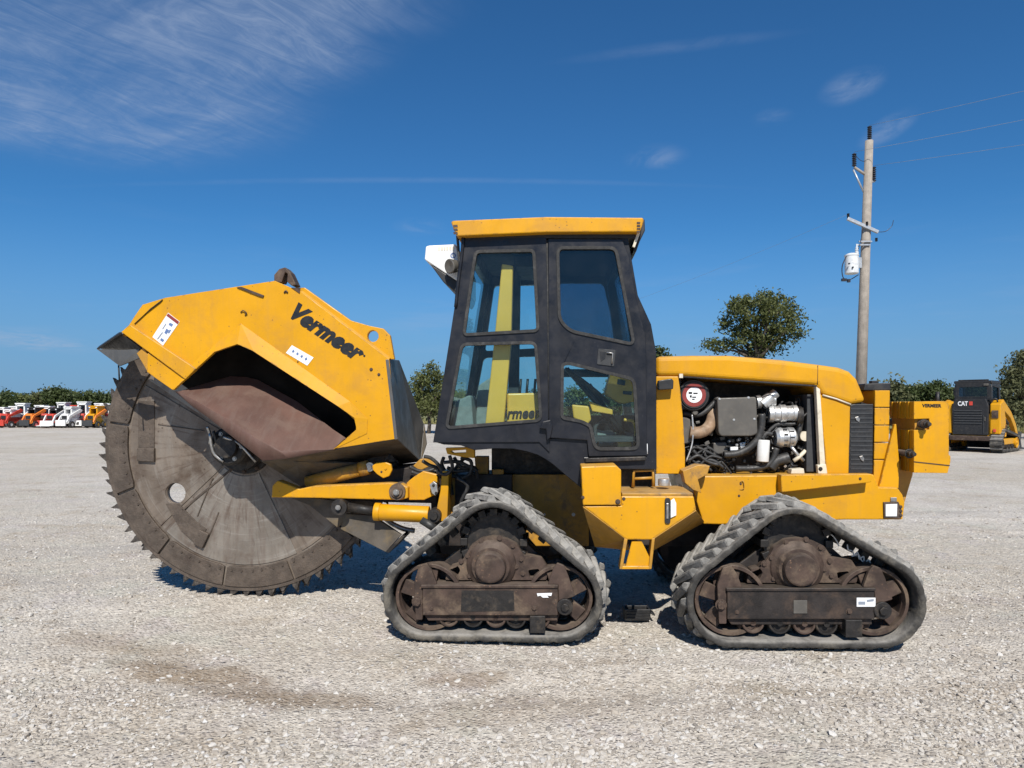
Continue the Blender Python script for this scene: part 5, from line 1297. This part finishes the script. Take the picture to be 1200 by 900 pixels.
def stones(name, n, dmin, dmax, smin, smax, seed, V, Fc):
    x, y, s, r = scatter(n, dmin, dmax, smin, smax, seed, .95)
    n = len(x); k = len(V)
    q = V[None] * (1 + r.uniform(-.30, .30, (n, k, 1))) * np.stack([r.uniform(.7, 1.4, n), r.uniform(.7, 1.2, n), r.uniform(.45, .85, n)], -1)[:, None]
    t = r.uniform(0, 2 * math.pi, n); c, sn = np.cos(t)[:, None], np.sin(t)[:, None]
    tl = r.uniform(-.5, .5, n)[:, None]
    X, Yv, Z = q[..., 0], q[..., 1], q[..., 2]
    X, Z = X * np.cos(tl) - Z * np.sin(tl), X * np.sin(tl) + Z * np.cos(tl)
    P = np.stack([X * c - Yv * sn, X * sn + Yv * c, Z], -1) * s[:, None, None] * .5
    P += np.stack([x, y, ground_z(x, y) + s * .08], -1)[:, None]
    f = (Fc[None] + (np.arange(n) * k)[:, None, None]).reshape(-1, 3)
    o = np_mesh(name, P.reshape(-1, 3), f, M['stones']); o['kind'] = 'stuff'
    o['label'] = 'loose broken limestone pieces strewn over the yard'
    return o
stones('loose_stones', 60000, 2.7, 13, .007, .038, 21, ICO, ICF)
stones('loose_stones', 90000, 3.0, 40, .006, .034, 22, OCT, OCF)

# ------------------------------------------------------------------ trees
def WP(px, py, d): return Vector(((px - 600) / F * d, d, CAMH + (HZ - py) / F * d))
def leaves(name, m, parent, blobs, n, size, seed, fill=.55):
    """Leaf-sized faces in many small sprays spread through the crown's lobes. blobs: (centre, radii, weight)."""
    r = np.random.default_rng(seed); w = np.array([b[2] for b in blobs]); w = w / w.sum()
    spr = max(12, n // 26); bi = r.choice(len(blobs), spr, p=w)
    C = np.array([b[0] for b in blobs])[bi]; Rr = np.array([b[1] for b in blobs])[bi]
    d = r.normal(size=(spr, 3)); d /= np.linalg.norm(d, axis=1)[:, None]
    rad = (fill + (1 - fill) * r.random((spr, 1)) ** .6) * (.75 + .4 * r.random((spr, 1)))
    S = C + d * Rr * rad
    si = r.integers(0, spr, n); ssz = r.uniform(1.6, 4.4, spr)[si][:, None] * size
    P = S[si] + r.normal(size=(n, 3)) * ssz * np.array([.7, .7, .5])
    a = r.normal(size=(n, 3)); a /= np.linalg.norm(a, axis=1)[:, None]
    b = np.cross(a, r.normal(size=(n, 3))); b /= np.linalg.norm(b, axis=1)[:, None]
    sz = size * r.uniform(.6, 1.35, (n, 1))
    V = np.stack([P - a * sz, P + b * sz * .5, P + a * sz, P - b * sz * .5], 1).reshape(-1, 3)
    o = np_mesh(name, V, np.arange(4 * n).reshape(n, 4), m); o.parent = parent
    c = Vector(V.mean(0)); o.data.transform(Matrix.Translation(-c)); o.location = c; return o, S
def tree(label, base, blobs, n, size, m, seed, trunk_r, name='tree', group=None, limbs=10):
    """blobs are world points; turned into the tree's own space."""
    t = thing(name, label, 'tree' if name == 'tree' else 'bush', base, 0, group)
    B = [(np.array(Vector(c) - base), np.array(rr), w) for c, rr, w in blobs]
    _, S = leaves('crown', m, t, B, n, size, seed)
    q = random.Random(seed); mb = MB()
    cen = sum((Vector(b[0]) * b[2] for b in B), Vector((0, 0, 0))) / sum(b[2] for b in B); low = min(b[0][2] - b[1][2] * .7 for b in B)
    fork = Vector((cen.x * .4, cen.y * .4, max(.35, low)))
    mb.tube([(0, 0, -.15), fork * .5 + Vector((trunk_r * .5, 0, 0)), fork], [trunk_r * 1.25, trunk_r, trunk_r * .8], 8)
    for i in range(limbs):
        e = Vector(S[q.randrange(len(S))]); mid = fork.lerp(e, .5) + Vector((q.uniform(-.2, .2), q.uniform(-.2, .2), .25)) * (e - fork).length * .3
        mb.tube([fork - Vector((0, 0, .1)), fork.lerp(mid, .5), mid, e], [trunk_r * .6, trunk_r * .42, trunk_r * .28, trunk_r * .08], 6)
        for _ in range(2):
            e2 = Vector(S[q.randrange(len(S))])
            if (e2 - mid).length < (e - fork).length * .8: mb.tube([mid, mid.lerp(e2, .5) + Vector((0, 0, .1)), e2], [trunk_r * .22, trunk_r * .14, trunk_r * .05], 5)
    mb.build('trunk', M['bark'], t)
    return t
def px_blobs(L, d, seed, deep=.8):
    q = random.Random(seed); s = d / F
    return [(WP(x, y, d + q.uniform(-deep, deep) * rx * s), (rx * s, rx * s * .9, ry * s), w) for x, y, rx, ry, w in L]
def base_at(px, d): return Vector(((px - 600) / F * d, d, 0))
D = 66
tree('broad dark tree with an open ragged crown rising behind the engine hood', base_at(886, D), px_blobs([(885, 362, 30, 18, 3), (905, 356, 20, 12, 2), (862, 375, 20, 16, 2), (915, 378, 22, 18, 2.2), (890, 388, 28, 16, 2.2), (872, 398, 24, 14, 1.6),
     (912, 400, 22, 14, 1.6), (843, 404, 14, 9, 1.0), (832, 405, 7, 5, .4), (868, 356, 14, 8, .8), (928, 364, 9, 8, .5), (935, 392, 6, 5, .3), (890, 415, 30, 12, .8)], D, 1), 10500, .15, M['leaf_olive'], 31, .34, limbs=22)
D = 40
tree('olive green scrubby tree just left of the black cab', base_at(502, D), px_blobs([(503, 452, 18, 20, 2), (496, 470, 18, 14, 2), (512, 470, 18, 16, 2), (505, 437, 10, 12, 1), (490, 458, 8, 10, .7), (520, 450, 14, 16, 1), (500, 482, 20, 8, 1), (493, 443, 4, 6, .3)], D, 2), 6500, .085, M['leaf_olive'], 32, .10, limbs=14)
D = 60
tree('treetop peeping over the hood beside the cab', base_at(777, D), px_blobs([(775, 411, 6, 5, 1), (771, 418, 8, 5, 1.2), (783, 421, 6, 5, .8), (777, 440, 14, 14, 1)], D, 3), 1100, .13, M['leaf_dark'], 33, .2)
D = 33
tree('leafy green bush tree cut off by the right edge behind the loader', base_at(1203, D), px_blobs([(1200, 440, 22, 22, 3), (1188, 462, 16, 20, 2), (1212, 450, 24, 30, 3), (1185, 440, 8, 10, .6), (1196, 420, 9, 9, .6), (1190, 485, 16, 14, 1.6), (1210, 485, 22, 16, 2), (1178, 470, 8, 12, .6), (1176, 452, 3, 4, .2), (1207, 420, 10, 10, .8)], D, 4), 11000, .072, M['leaf_dusty'], 34, .10, limbs=16)
far = [(4, 470, 12, 8, 'leaf_dark', 62), (22, 474, 10, 6, 'leaf_olive', 70), (38, 471, 13, 8, 'leaf_olive', 78), (55, 469, 14, 9, 'leaf_dusty', 72), (70, 466, 12, 9, 'leaf_dark', 70), (86, 468, 13, 9, 'leaf_olive', 80), (101, 467, 12, 9, 'leaf_dark', 74), (116, 470, 13, 8, 'leaf_olive', 78), (135, 470, 14, 8, 'leaf_dark', 76), (150, 472, 13, 8, 'leaf_olive', 82),
       (530, 470, 14, 10, 'leaf_olive', 72), (560, 470, 16, 10, 'leaf_dark', 76), (600, 468, 18, 12, 'leaf_olive', 80), (640, 468, 18, 12, 'leaf_dark', 74), (680, 466, 16, 12, 'leaf_olive', 78), (720, 462, 18, 14, 'leaf_dark', 76), (1020, 466, 15, 8, 'leaf_dark', 80),
       (1048, 458, 8, 12, 'leaf_dusty', 58), (1062, 462, 12, 9, 'leaf_dark', 72), (1080, 461, 13, 8, 'leaf_olive', 76), (1098, 459, 13, 9, 'leaf_dark', 74), (1117, 463, 12, 8, 'leaf_olive', 78), (1140, 462, 14, 8, 'leaf_dark', 76), (1165, 466, 14, 9, 'leaf_olive', 70)]
words = ['low rounded tree at the left edge of the far treeline', 'small pale tree in the dip left of the red machines', 'olive tree above the tall white machine', 'dusty green tree above the yellow orange machine', 'taller dark tree in the middle of the left treeline', 'olive tree just right of the tallest left treeline tree', 'dark tree above the white machines near the wheel', 'olive tree next to the teeth of the cutting wheel', 'dark tree partly hidden by the cutting wheel rim', 'far tree hidden behind the upper rim of the cutting wheel',
         'far tree seen through the lower left cab window', 'dark far tree seen through the cab beside the seat', 'wide far tree seen through the cab by the console', 'far tree seen behind the cab pillar', 'far tree seen through the lower door window', 'dark far tree behind the dash seen through the door', 'low dark tree behind the front post',
         'thin upright dusty tree right of the front post', 'dark round tree above the ribbed weights', 'olive tree above the middle of the weights', 'dark tree above the right end of the weights', 'olive tree just left of the black loader cab', 'dark tree behind the loader cab', 'olive tree between the loader and the bush at the right edge']
for i, (x, y, rx, ry, m, d) in enumerate(far):
    q = random.Random(i); L = [(x, y, rx * .8, ry, 2)] + [(x + q.uniform(-.8, .8) * rx, y + q.uniform(-.6, .9) * ry, rx * q.uniform(.3, .6), ry * q.uniform(.4, .7), 1) for _ in range(5)] + [(x, (y + 500) / 2, rx, (500 - y) / 2, 1.2)]
    tree(words[i], base_at(x, d), px_blobs(L, d, i), 3000, .16, M[m], 60 + i, .2, group='trees of the far treeline', limbs=5)

# the wood far off beyond the fields, one low mass all along the horizon
r = np.random.default_rng(77); n = 42000
x = r.uniform(-150, 150, n); yy = 118 + r.normal(size=n) * 2.5 + .0012 * x * x * -1
top = 2.3 + 2.2 * vnoise(x * .16, x * 0 + 3, 40) + 1.8 * vnoise(x * .5, x * 0 + 9, 41)
P = np.stack([x, yy, top * r.random(n) ** .6], -1)
a = r.normal(size=(n, 3)); a /= np.linalg.norm(a, axis=1)[:, None]; b = np.cross(a, r.normal(size=(n, 3))); b /= np.linalg.norm(b, axis=1)[:, None]; sz = r.uniform(.18, .42, (n, 1))
fw = np_mesh('far_woods', np.stack([P - a * sz, P + b * sz * .6, P + a * sz, P - b * sz * .6], 1).reshape(-1, 3), np.arange(4 * n).reshape(n, 4), M['leaf_dark']); fw['kind'] = 'stuff'
fw['label'] = 'low far wood along the horizon beyond the yard'

# rough grass fringe along the yard's far edge
r = np.random.default_rng(5); n = 16000
e = np.array([(-70, 60), (8, 60), (15, 40), (60, 37.5)], float)
sgl = np.hypot(*(e[1:] - e[:-1]).T); k = r.choice(3, n, p=np.array([.42, .2, .38])); t = r.random(n)[:, None]
P = e[k] * (1 - t) + e[k + 1] * t; P = P + np.stack([r.normal(size=n) * .4, r.random(n) ** 2 * 9], -1)
h = r.uniform(.2, .62, n); a = r.uniform(0, math.pi, n); wv = np.stack([np.cos(a), np.sin(a), 0 * a], -1) * .035
b0 = np.concatenate([P, np.full((n, 1), .02)], 1); tip = b0 + np.stack([r.normal(size=n) * .12, r.normal(size=n) * .12, h], -1)
gr = np_mesh('dry_grass', np.stack([b0 - wv, b0 + wv, tip], 1).reshape(-1, 3), np.arange(3 * n).reshape(n, 3), M['dry_grass']); gr['kind'] = 'stuff'
gr['label'] = 'dry yellow green grass along the far edge of the yard'

# ------------------------------------------------------------------ utility pole
PD_ = 27.0
pb = base_at(1006.5, PD_)
pole = thing('utility_pole', 'weathered wooden utility pole with crossarm and grey transformer behind the machine', 'utility pole', pb)
def Q(px, py, dy=0.0): return WP(px, py, PD_ + dy) - pb
top = Q(1018.6, 165)
MB().tube([(0, 0, -.1), top * .5, top], [.215, .18, .145], 16).build('pole_shaft', M['wood'], pole)
def insulator(base, h, r=.085, ax=(0, 0, 1)):
    pr = [(0, r * .5)]
    for i in range(7): pr += [(h * (i + .2) / 7, r * .55), (h * (i + .35) / 7, r), (h * (i + .6) / 7, r), (h * (i + .8) / 7, r * .55)]
    return MB().lathe(base, ax, pr + [(h, r * .4), (h, 0)], 14).build('insulator', M['insul'], pole)
insulator(Q(1019, 163), .50); insulator(Q(1001, 195), .50); insulator(Q(1024, 213), .58)
MB().tube([Q(1001, 196), Q(1016, 206)], .055, 8).build('bracket_arm', M['wood'], pole)
MB().tube([Q(1000, 199), Q(1012, 225)], .035, 8).build('brace', M['galv'], pole)
MB().tube([Q(1017, 214), Q(1025, 212)], .05, 8).build('bracket_arm', M['galv'], pole)
ca1 = Q(993, 256, -.2); ca2 = Q(1029, 272, -.2)
dd_ = (ca2 - ca1)
MB().box((ca1 + ca2) / 2, (dd_.length, .10, .12), Matrix.Rotation(math.atan2(dd_.z, dd_.x) * -1, 3, 'Y')).build('crossarm', M['galv'], pole, .01)
insulator(Q(994, 255, -.2), .16, .05); insulator(Q(1016, 264, -.25), .14, .05); insulator(Q(1027, 283, -.2), .14, .05)
MB().tube(bez([Q(1028, 272, -.2), Q(1038, 271, -.2), Q(1045, 265, -.2), Q(1047, 258, -.2)], 6), .012, 6).build('jumper_lead', M['insul'], pole)
tb = Q(998, 321, -.25)
tr = MB().lathe(tb, (0, 0, 1), [(0, 0), (0, .22), (.02, .245), (.66, .245), (.68, .26), (.72, .26), (.78, .14), (.79, 0)], 28).build('transformer', M['transformer'], pole)
MB().lathe(Q(1004, 297, -.25), (0, 0, 1), [(-.02, .07), (.06, .07), (.08, .045), (.14, .07), (.16, .045), (.22, .06), (.24, .03), (.36, .03), (.36, 0)], 12).build('bushing', M['transformer'], tr)
for z in (.2, .34): MB().lathe(tb + Vector((.12 - z, -.24, z)), (0, -1, 0), [(0, .035), (.05, .03), (.05, 0)], 10).build('bushing', M['insul'], tr)
MB().box(Q(1006, 308, -.05), (.22, .10, .4)).build('mounting_bracket', M['galv'], tr)
MB().tube(bez([Q(992, 300, -.4), Q(987, 312, -.4), Q(988, 325, -.35), Q(995, 328, -.3), Q(1006, 322, -.2)], 6), .018, 6).build('jumper_lead', M['insul'], pole)
MB().box(Q(989, 328, -.35), (.18, .1, .1)).build('cutout', M['insul'], pole); MB().box(Q(994.5, 329, -.35), (.1, .1, .12)).build('cutout', M['insul'], pole)
MB().tube(bez([Q(1004, 297, -.25), Q(1008, 285, -.25), Q(1011, 268, -.25), Q(1008, 262, -.2)], 6), .012, 6).build('jumper_lead', M['insul'], pole)
MB().tube(bez([Q(1001, 179), Q(1006, 186), Q(1012, 189), Q(1016, 186)], 6), .010, 6).build('jumper_lead', M['insul'], pole)
MB().tube([Q(1020, 292), Q(1016, 302), Q(1014, 330)], .010, 6).build('ground_wire', M['wire'], pole)
for x in (0, 1): MB().box(Q(1014 - 2 * x, 283 + 4 * x, -.2), (.5, .06, .05)).build('pole_band', M['galv'], pole)
def wire(a, b, sag, n=22, r=.0055):
    P = [a.lerp(b, i / n) + Vector((0, 0, -sag * 4 * (i / n) * (1 - i / n))) for i in range(n + 1)]
    o = MB().tube(P, r, 6).build('power_line', M['wire']); return o
def ext(a, px, py, d, k):  # straight on past a photo position
    b = WP(px, py, d); return a + (b - a) * k
for (a, e_, k, lab) in ((WP(1019, 147, PD_), (1200, 101, 23.5), 5.0, 'topmost power line running from the pole tip to the right'),
                     (WP(1001, 178, PD_), (1200, 134, 23.5), 4.2, 'middle power line running right from the bracket insulator'),
                     (WP(1024, 194, PD_), (1200, 164, 23.5), 5.0, 'lowest power line running right from the pole')):
    tag(wire(a, ext(a, *e_, k), .25), lab, 'power line', 'power lines')
tag(wire(WP(994, 251, PD_ - .2), ext(WP(994, 251, PD_ - .2), 860, 302, 33, 4.0), .3, r=.004), 'thin power line slanting down left from the crossarm', 'power line', 'power lines')

# ------------------------------------------------------------------ loader on the right
lb = G(1145.5, 528.5)
ld = thing('track_loader', 'yellow and black compact track loader seen from behind, parked right of the weights', 'track loader', lb, R(-49))
def lbx(name, c, s, m, bev=.02, par=None, rot=None): return MB().box(c, s, rot).build(name, M[m], par or ld, bev)
body = lbx('body', (0, .25, .85), (1.16, 1.9, .9), 'yellow_plain', .04)
lbx('bumper', (0, -.78, .47), (1.2, .22, .16), 'rust', .02)
edoor = MB().prism(rounded([(-.52, .58), (.52, .58), (.54, 1.55), (.46, 1.80), (-.46, 1.80), (-.54, 1.55)], .04), -.80, -.70).build('engine_door', M['black'], ld, .02)
for i in range(6): lbx('door_slat', (-.06, -.81, 1.40 - .085 * i), (.82, .03, .04), 'interior', .005, edoor)
lbx('door_slat', (.40, -.81, .95), (.02, .03, .6), 'interior', .003, edoor)
lettering('lettering', 'CAT', (-.36, -.802, 1.57), (-.06, -.802, 1.57), .15, M['sticker'], ld, bold=.03)
MB().box((.03, -.803, 1.645), (.10, .004, .13)).build('door_badge', M['red'], edoor)
lbx('tail_lamp', (.70, -.77, .74), (.08, .05, .1), 'red', .01)
for sx in (-1, 1):
    tw = MB().prism([(-.76, .62), (-.30, .62), (-.1, 1.0), (-.35, 1.76), (-.72, 1.62)], 0, .30)
    tw.v = [(sx * .56 + (y if sx > 0 else -y), x, z) for x, y, z in tw.v]
    tw.build('tower', M['yellow_plain'], ld, .03)
    am = MB().prism([(-.55, 1.72), (-.30, 1.78), (.6, 1.36), (1.15, .95), (1.42, .55), (1.5, .2), (1.36, .2), (1.25, .5), (.95, .82), (.5, 1.16), (-.5, 1.5)], 0, .14)
    am.v = [(sx * .70 + (y if sx > 0 else -y), x, z) for x, y, z in am.v]
    am.build('lift_arm', M['yellow_plain'], ld, .02)
    MB().tube([(sx * .75, -.4, 1.35), (sx * .75, .55, .95)], .045, 10).build('lift_cylinder', M['greasy'], ld)
    # undercarriage
    H = hull([(cx + r * math.cos(t), cz + r * math.sin(t)) for cx, cz, r in ((-.72, .30, .24), (.95, .30, .26), (-.45, .62, .16)) for t in np.linspace(0, 6.28, 40)])
    Pp, L = resample(H, n=64); mb = MB(); inn_ = []
    for i in range(64):
        t = (Pp[(i + 1) % 64] - Pp[i - 1]).normalized(); inn_.append(Pp[i] - Vector((t.y, -t.x)) * .06)
    mb.prism([tuple(p) for p in Pp], -.17, .17, [[tuple(p) for p in inn_]])
    for i in range(0, 64, 2):
        t = (Pp[(i + 1) % 64] - Pp[i - 1]).normalized(); c = Pp[i] + Vector((t.y, -t.x)) * .015
        mb.box((c.x, 0, c.y), (.05, .34, .04), Matrix(((t.x, 0, t.y), (0, 1, 0), (t.y, 0, -t.x))))
    mb.v = [(sx * .78 - y, x, z) for x, y, z in mb.v]
    tk = mb.build('rubber_track', M['track'], ld)
    fm = MB(); fm.box((sx * .78, .15, .36), (.2, 1.4, .2)); fm.build('track_frame', M['yellow_plain'], ld, .02)
    for (cy, cz, rr) in ((-.72, .30, .17), (.95, .30, .19), (-.45, .62, .10), (-.25, .17, .1), (.1, .17, .1), (.45, .17, .1)):
        MB().lathe((sx * .78, cy, cz), (sx, 0, 0), [(-.14, 0), (-.14, rr), (.14, rr), (.15, rr * .8), (.12, rr * .6), (.12, rr * .3), (.16, rr * .25), (.16, 0)], 20).build('track_wheel', M['yellow_plain' if cy > .9 or cz > .5 else 'greasy'], ld)
# cab
cabp = [(-.52, 1.3), (.62, 1.0), (.60, 1.35), (.42, 2.32), (-.42, 2.36), (-.52, 2.2)]
for sx in (-1, 1):
    mb = MB().prism(cabp, 0, .05, [[(-.38, 1.62), (.40, 1.45), (.30, 2.18), (-.36, 2.22)]]); mb.v = [(sx * .50 + (y if sx > 0 else -y), x, z) for x, y, z in mb.v]
    mb.build('cab_side', M['black'], ld, .01)
    mb = MB().prism([(-.38, 1.62), (.40, 1.45), (.30, 2.18), (-.36, 2.22)], .02, .03); mb.v = [(sx * .50 + (y if sx > 0 else -y), x, z) for x, y, z in mb.v]; mb.build('window_pane', M['glass_dark'], ld)
rf = lbx('cab_roof', (0, -.02, 2.37), (1.14, 1.02, .10), 'black', .03)
mb = MB().prism([(-.52, 1.75), (.52, 1.75), (.50, 2.34), (-.50, 2.34)], -.53, -.48, [rounded([(-.42, 1.88), (.42, 1.88), (.41, 2.20), (-.41, 2.20)], .05)]); mb.build('cab_rear', M['black'], ld, .01)
MB().prism([(-.43, 1.87), (.43, 1.87), (.42, 2.21), (-.42, 2.21)], -.51, -.50).build('window_pane', M['glass_dark'], ld)
lbx('cab_back', (0, .1, 1.5), (1.0, 1.2, .5), 'black', .03)
lbx('mirror', (-.64, -.2, 2.05), (.05, .12, .22), 'black', .02); lbx('work_lamp', (.4, -.55, 2.28), (.14, .06, .08), 'carb_grey', .01)
bk = MB().prism([(1.45, .05), (2.1, .02), (2.12, .06), (1.62, .12), (1.5, .35), (1.62, .62), (1.56, .66), (1.40, .4)], -.9, .9); bk.v = [(y, x, z) for x, y, z in bk.v]; bk.build('bucket', M['interior'], ld, .01)
MB().tube(bez([(.5, -.6, 1.72), (.7, -.62, 1.8), (.74, -.5, 1.6)], 6), .025, 8).build('hydraulic_hose', M['hose'], ld)
lbx('side_vent', (.71, -.755, 1.28), (.18, .03, .26), 'rust', .005)
lbx('door_handle', (.44, -.82, 1.12), (.03, .04, .14), 'carb_grey', .008); lbx('roof_rail', (0, -.45, 2.44), (.9, .05, .04), 'greasy', .01)

# ------------------------------------------------------------------ row of small machines far left
def mini(label, px, d, body_m, cab_m, arm_m, h=1.0, rz=0.0, attach='bucket'):
    t = thing('compact_loader', label, 'compact loader', base_at(px, d), R(rz), 'compact loaders parked along the far edge'); t.scale = (.84, .84, .84)
    def b(name, c, s, m, bev=.03, par=None): return MB().box(c, s).build(name, M[m], par or t, bev)
    b('body', (0, .25, .62), (.72, 1.35, .55), body_m, .05)
    b('nose', (0, -.30, .95), (.66, .5, .5), body_m, .06)
    mb = MB(); mb.prism([(-.38, .9), (.38, .9), (.36, 1.75 * h), (-.36, 1.75 * h)], -.18, .75, [[(-.26, 1.12), (.26, 1.12), (.25, 1.6 * h), (-.25, 1.6 * h)]]); c = mb.build('cab', M[cab_m], t, .02)
    b('cab_roof', (0, .28, 1.80 * h), (.86, 1.05, .10), cab_m, .03); b('cab_floor', (0, .3, 1.0), (.5, .7, .3), 'interior', .02)
    MB().prism([(-.26, 1.12), (.26, 1.12), (.25, 1.6 * h), (-.25, 1.6 * h)], .3, .31).build('window_pane', M['glass_dark'], t)
    for s in (-1, 1):
        mb = MB().prism([(.9, 1.5), (.7, 1.62), (-.5, 1.05), (-.85, .45), (-.70, .42), (-.38, .92), (.8, 1.34)], -.05, .05); mb.v = [(s * .43 + y, x, z) for x, y, z in mb.v]; mb.build('lift_arm', M[arm_m], t, .01)
        for y in (-.3, .55):
            w = MB().lathe((s * .40, y, .28), (s, 0, 0), [(-.02, 0), (-.02, .26), (.0, .28), (.16, .28), (.18, .25), (.18, .15), (.14, .13), (.14, 0)], 20).build('wheel', M['hose'], t)
            MB().lathe((s * .40, y, .28), (s, 0, 0), [(.15, .14), (.155, .1), (.155, 0)], 14).build('rim', M['white' if body_m != 'yellow_plain' else 'yellow_plain'], w)
    if attach == 'bucket':
        mb = MB().prism([(-.80, .30), (-.85, .62), (-.92, .60), (-.95, .25), (-1.35, .20), (-1.35, .16), (-.85, .18)], -.6, .6); mb.v = [(y, x, z) for x, y, z in mb.v]; mb.build('bucket', M[arm_m], t, .01)
    else:
        b('attachment', (0, -.95, .42), (.95, .12, .5), 'interior' if arm_m == 'orange' else arm_m, .03)
    for s in (-1, 1): b('headlight', (s * .3, -.22, 1.70 * h), (.12, .06, .08), 'sticker', .01)
    b('grille', (0, -.56, .9), (.5, .02, .28), 'black', .01)
    return t
row = [('red and white loader half cut off by the left edge', 1, 52.5, 'red', 'white', 'red', .95, 8, 'bucket'), ('low red loader next to the tall white one', 11, 50.6, 'red', 'white', 'red', .85, -12, 'box'),
       ('low red and white loader just left of the tall white one', 17, 54.5, 'red', 'white', 'white', 1.0, 14, 'box'),
       ('tall white loader with white cab between red and orange ones', 25, 52.0, 'white', 'white', 'white', 1.15, 10, 'bucket'), ('orange yellow loader with dark cab right of the tall white one', 39, 50.8, 'orange', 'black', 'orange', .95, -8, 'box'),
       ('red loader with white cab peeping out behind the orange yellow one', 47, 54.6, 'red', 'white', 'white', 1.05, 12, 'bucket'),
       ('red loader with white roof right of the orange yellow one', 54, 51.5, 'red', 'white', 'red', 1.0, 12, 'bucket'), ('small red loader with open bucket in the middle of the row', 64, 50.4, 'red', 'black', 'white', .92, -6, 'bucket'),
       ('white loader with red arms in the middle of the row', 73, 53.5, 'white', 'white', 'red', 1.2, 6, 'bucket'), ('white loader with square white front attachment', 81.5, 50.4, 'white', 'white', 'white', .98, -10, 'box'),
       ('narrow red loader wedged between two white ones', 89, 53.8, 'red', 'red', 'red', 1.05, -4, 'box'),
       ('white loader with tall cab and red nose beside the yellow one', 97, 51.4, 'red', 'white', 'white', 1.22, 9, 'bucket'), ('bright yellow loader with orange arms near the cutting wheel', 111, 50.2, 'yellow_plain', 'yellow_plain', 'orange', 1.02, -5, 'box'),
       ('white loader half hidden behind the bright yellow one', 117, 54.4, 'white', 'white', 'red', 1.15, 5, 'bucket'),
       ('red and white loader nearest the cutting wheel', 124, 51.8, 'red', 'white', 'red', 1.12, 8, 'bucket')]
for a in row: mini(*a)

# ------------------------------------------------------------------ small black tray on the gravel
g = G(749, 728)
tray = thing('plastic_tray', 'small black plastic tray on the gravel between the two near tracks', 'tray', g)
mb = MB(); mb.prism([(-.10, .004), (.075, .004), (.085, .085), (-.105, .085)], -.0, .012); mb.prism([(-.10, .004), (.075, .004), (.085, .085), (-.105, .085)], .10, .112)
mb.box((-.012, .056, .014), (.17, .1, .015)); mb.box((-.098, .056, .045), (.012, .1, .08)); mb.box((.078, .056, .045), (.012, .1, .08))
mb.build('tray_body', M['black'], tray, .004)
MB().box((.10, .05, .05), (.035, .10, .012), (0, .5, 0)).build('tray_lip', M['black'], tray, .003)
MB().box((-.01, .06, .024), (.13, .07, .008)).build('tray_contents', M['cream'], tray, .002)
for i in range(3): MB().box((-.01, -.003, .022 + .022 * i), (.165, .006, .006)).build('tray_rib', M['black'], tray)
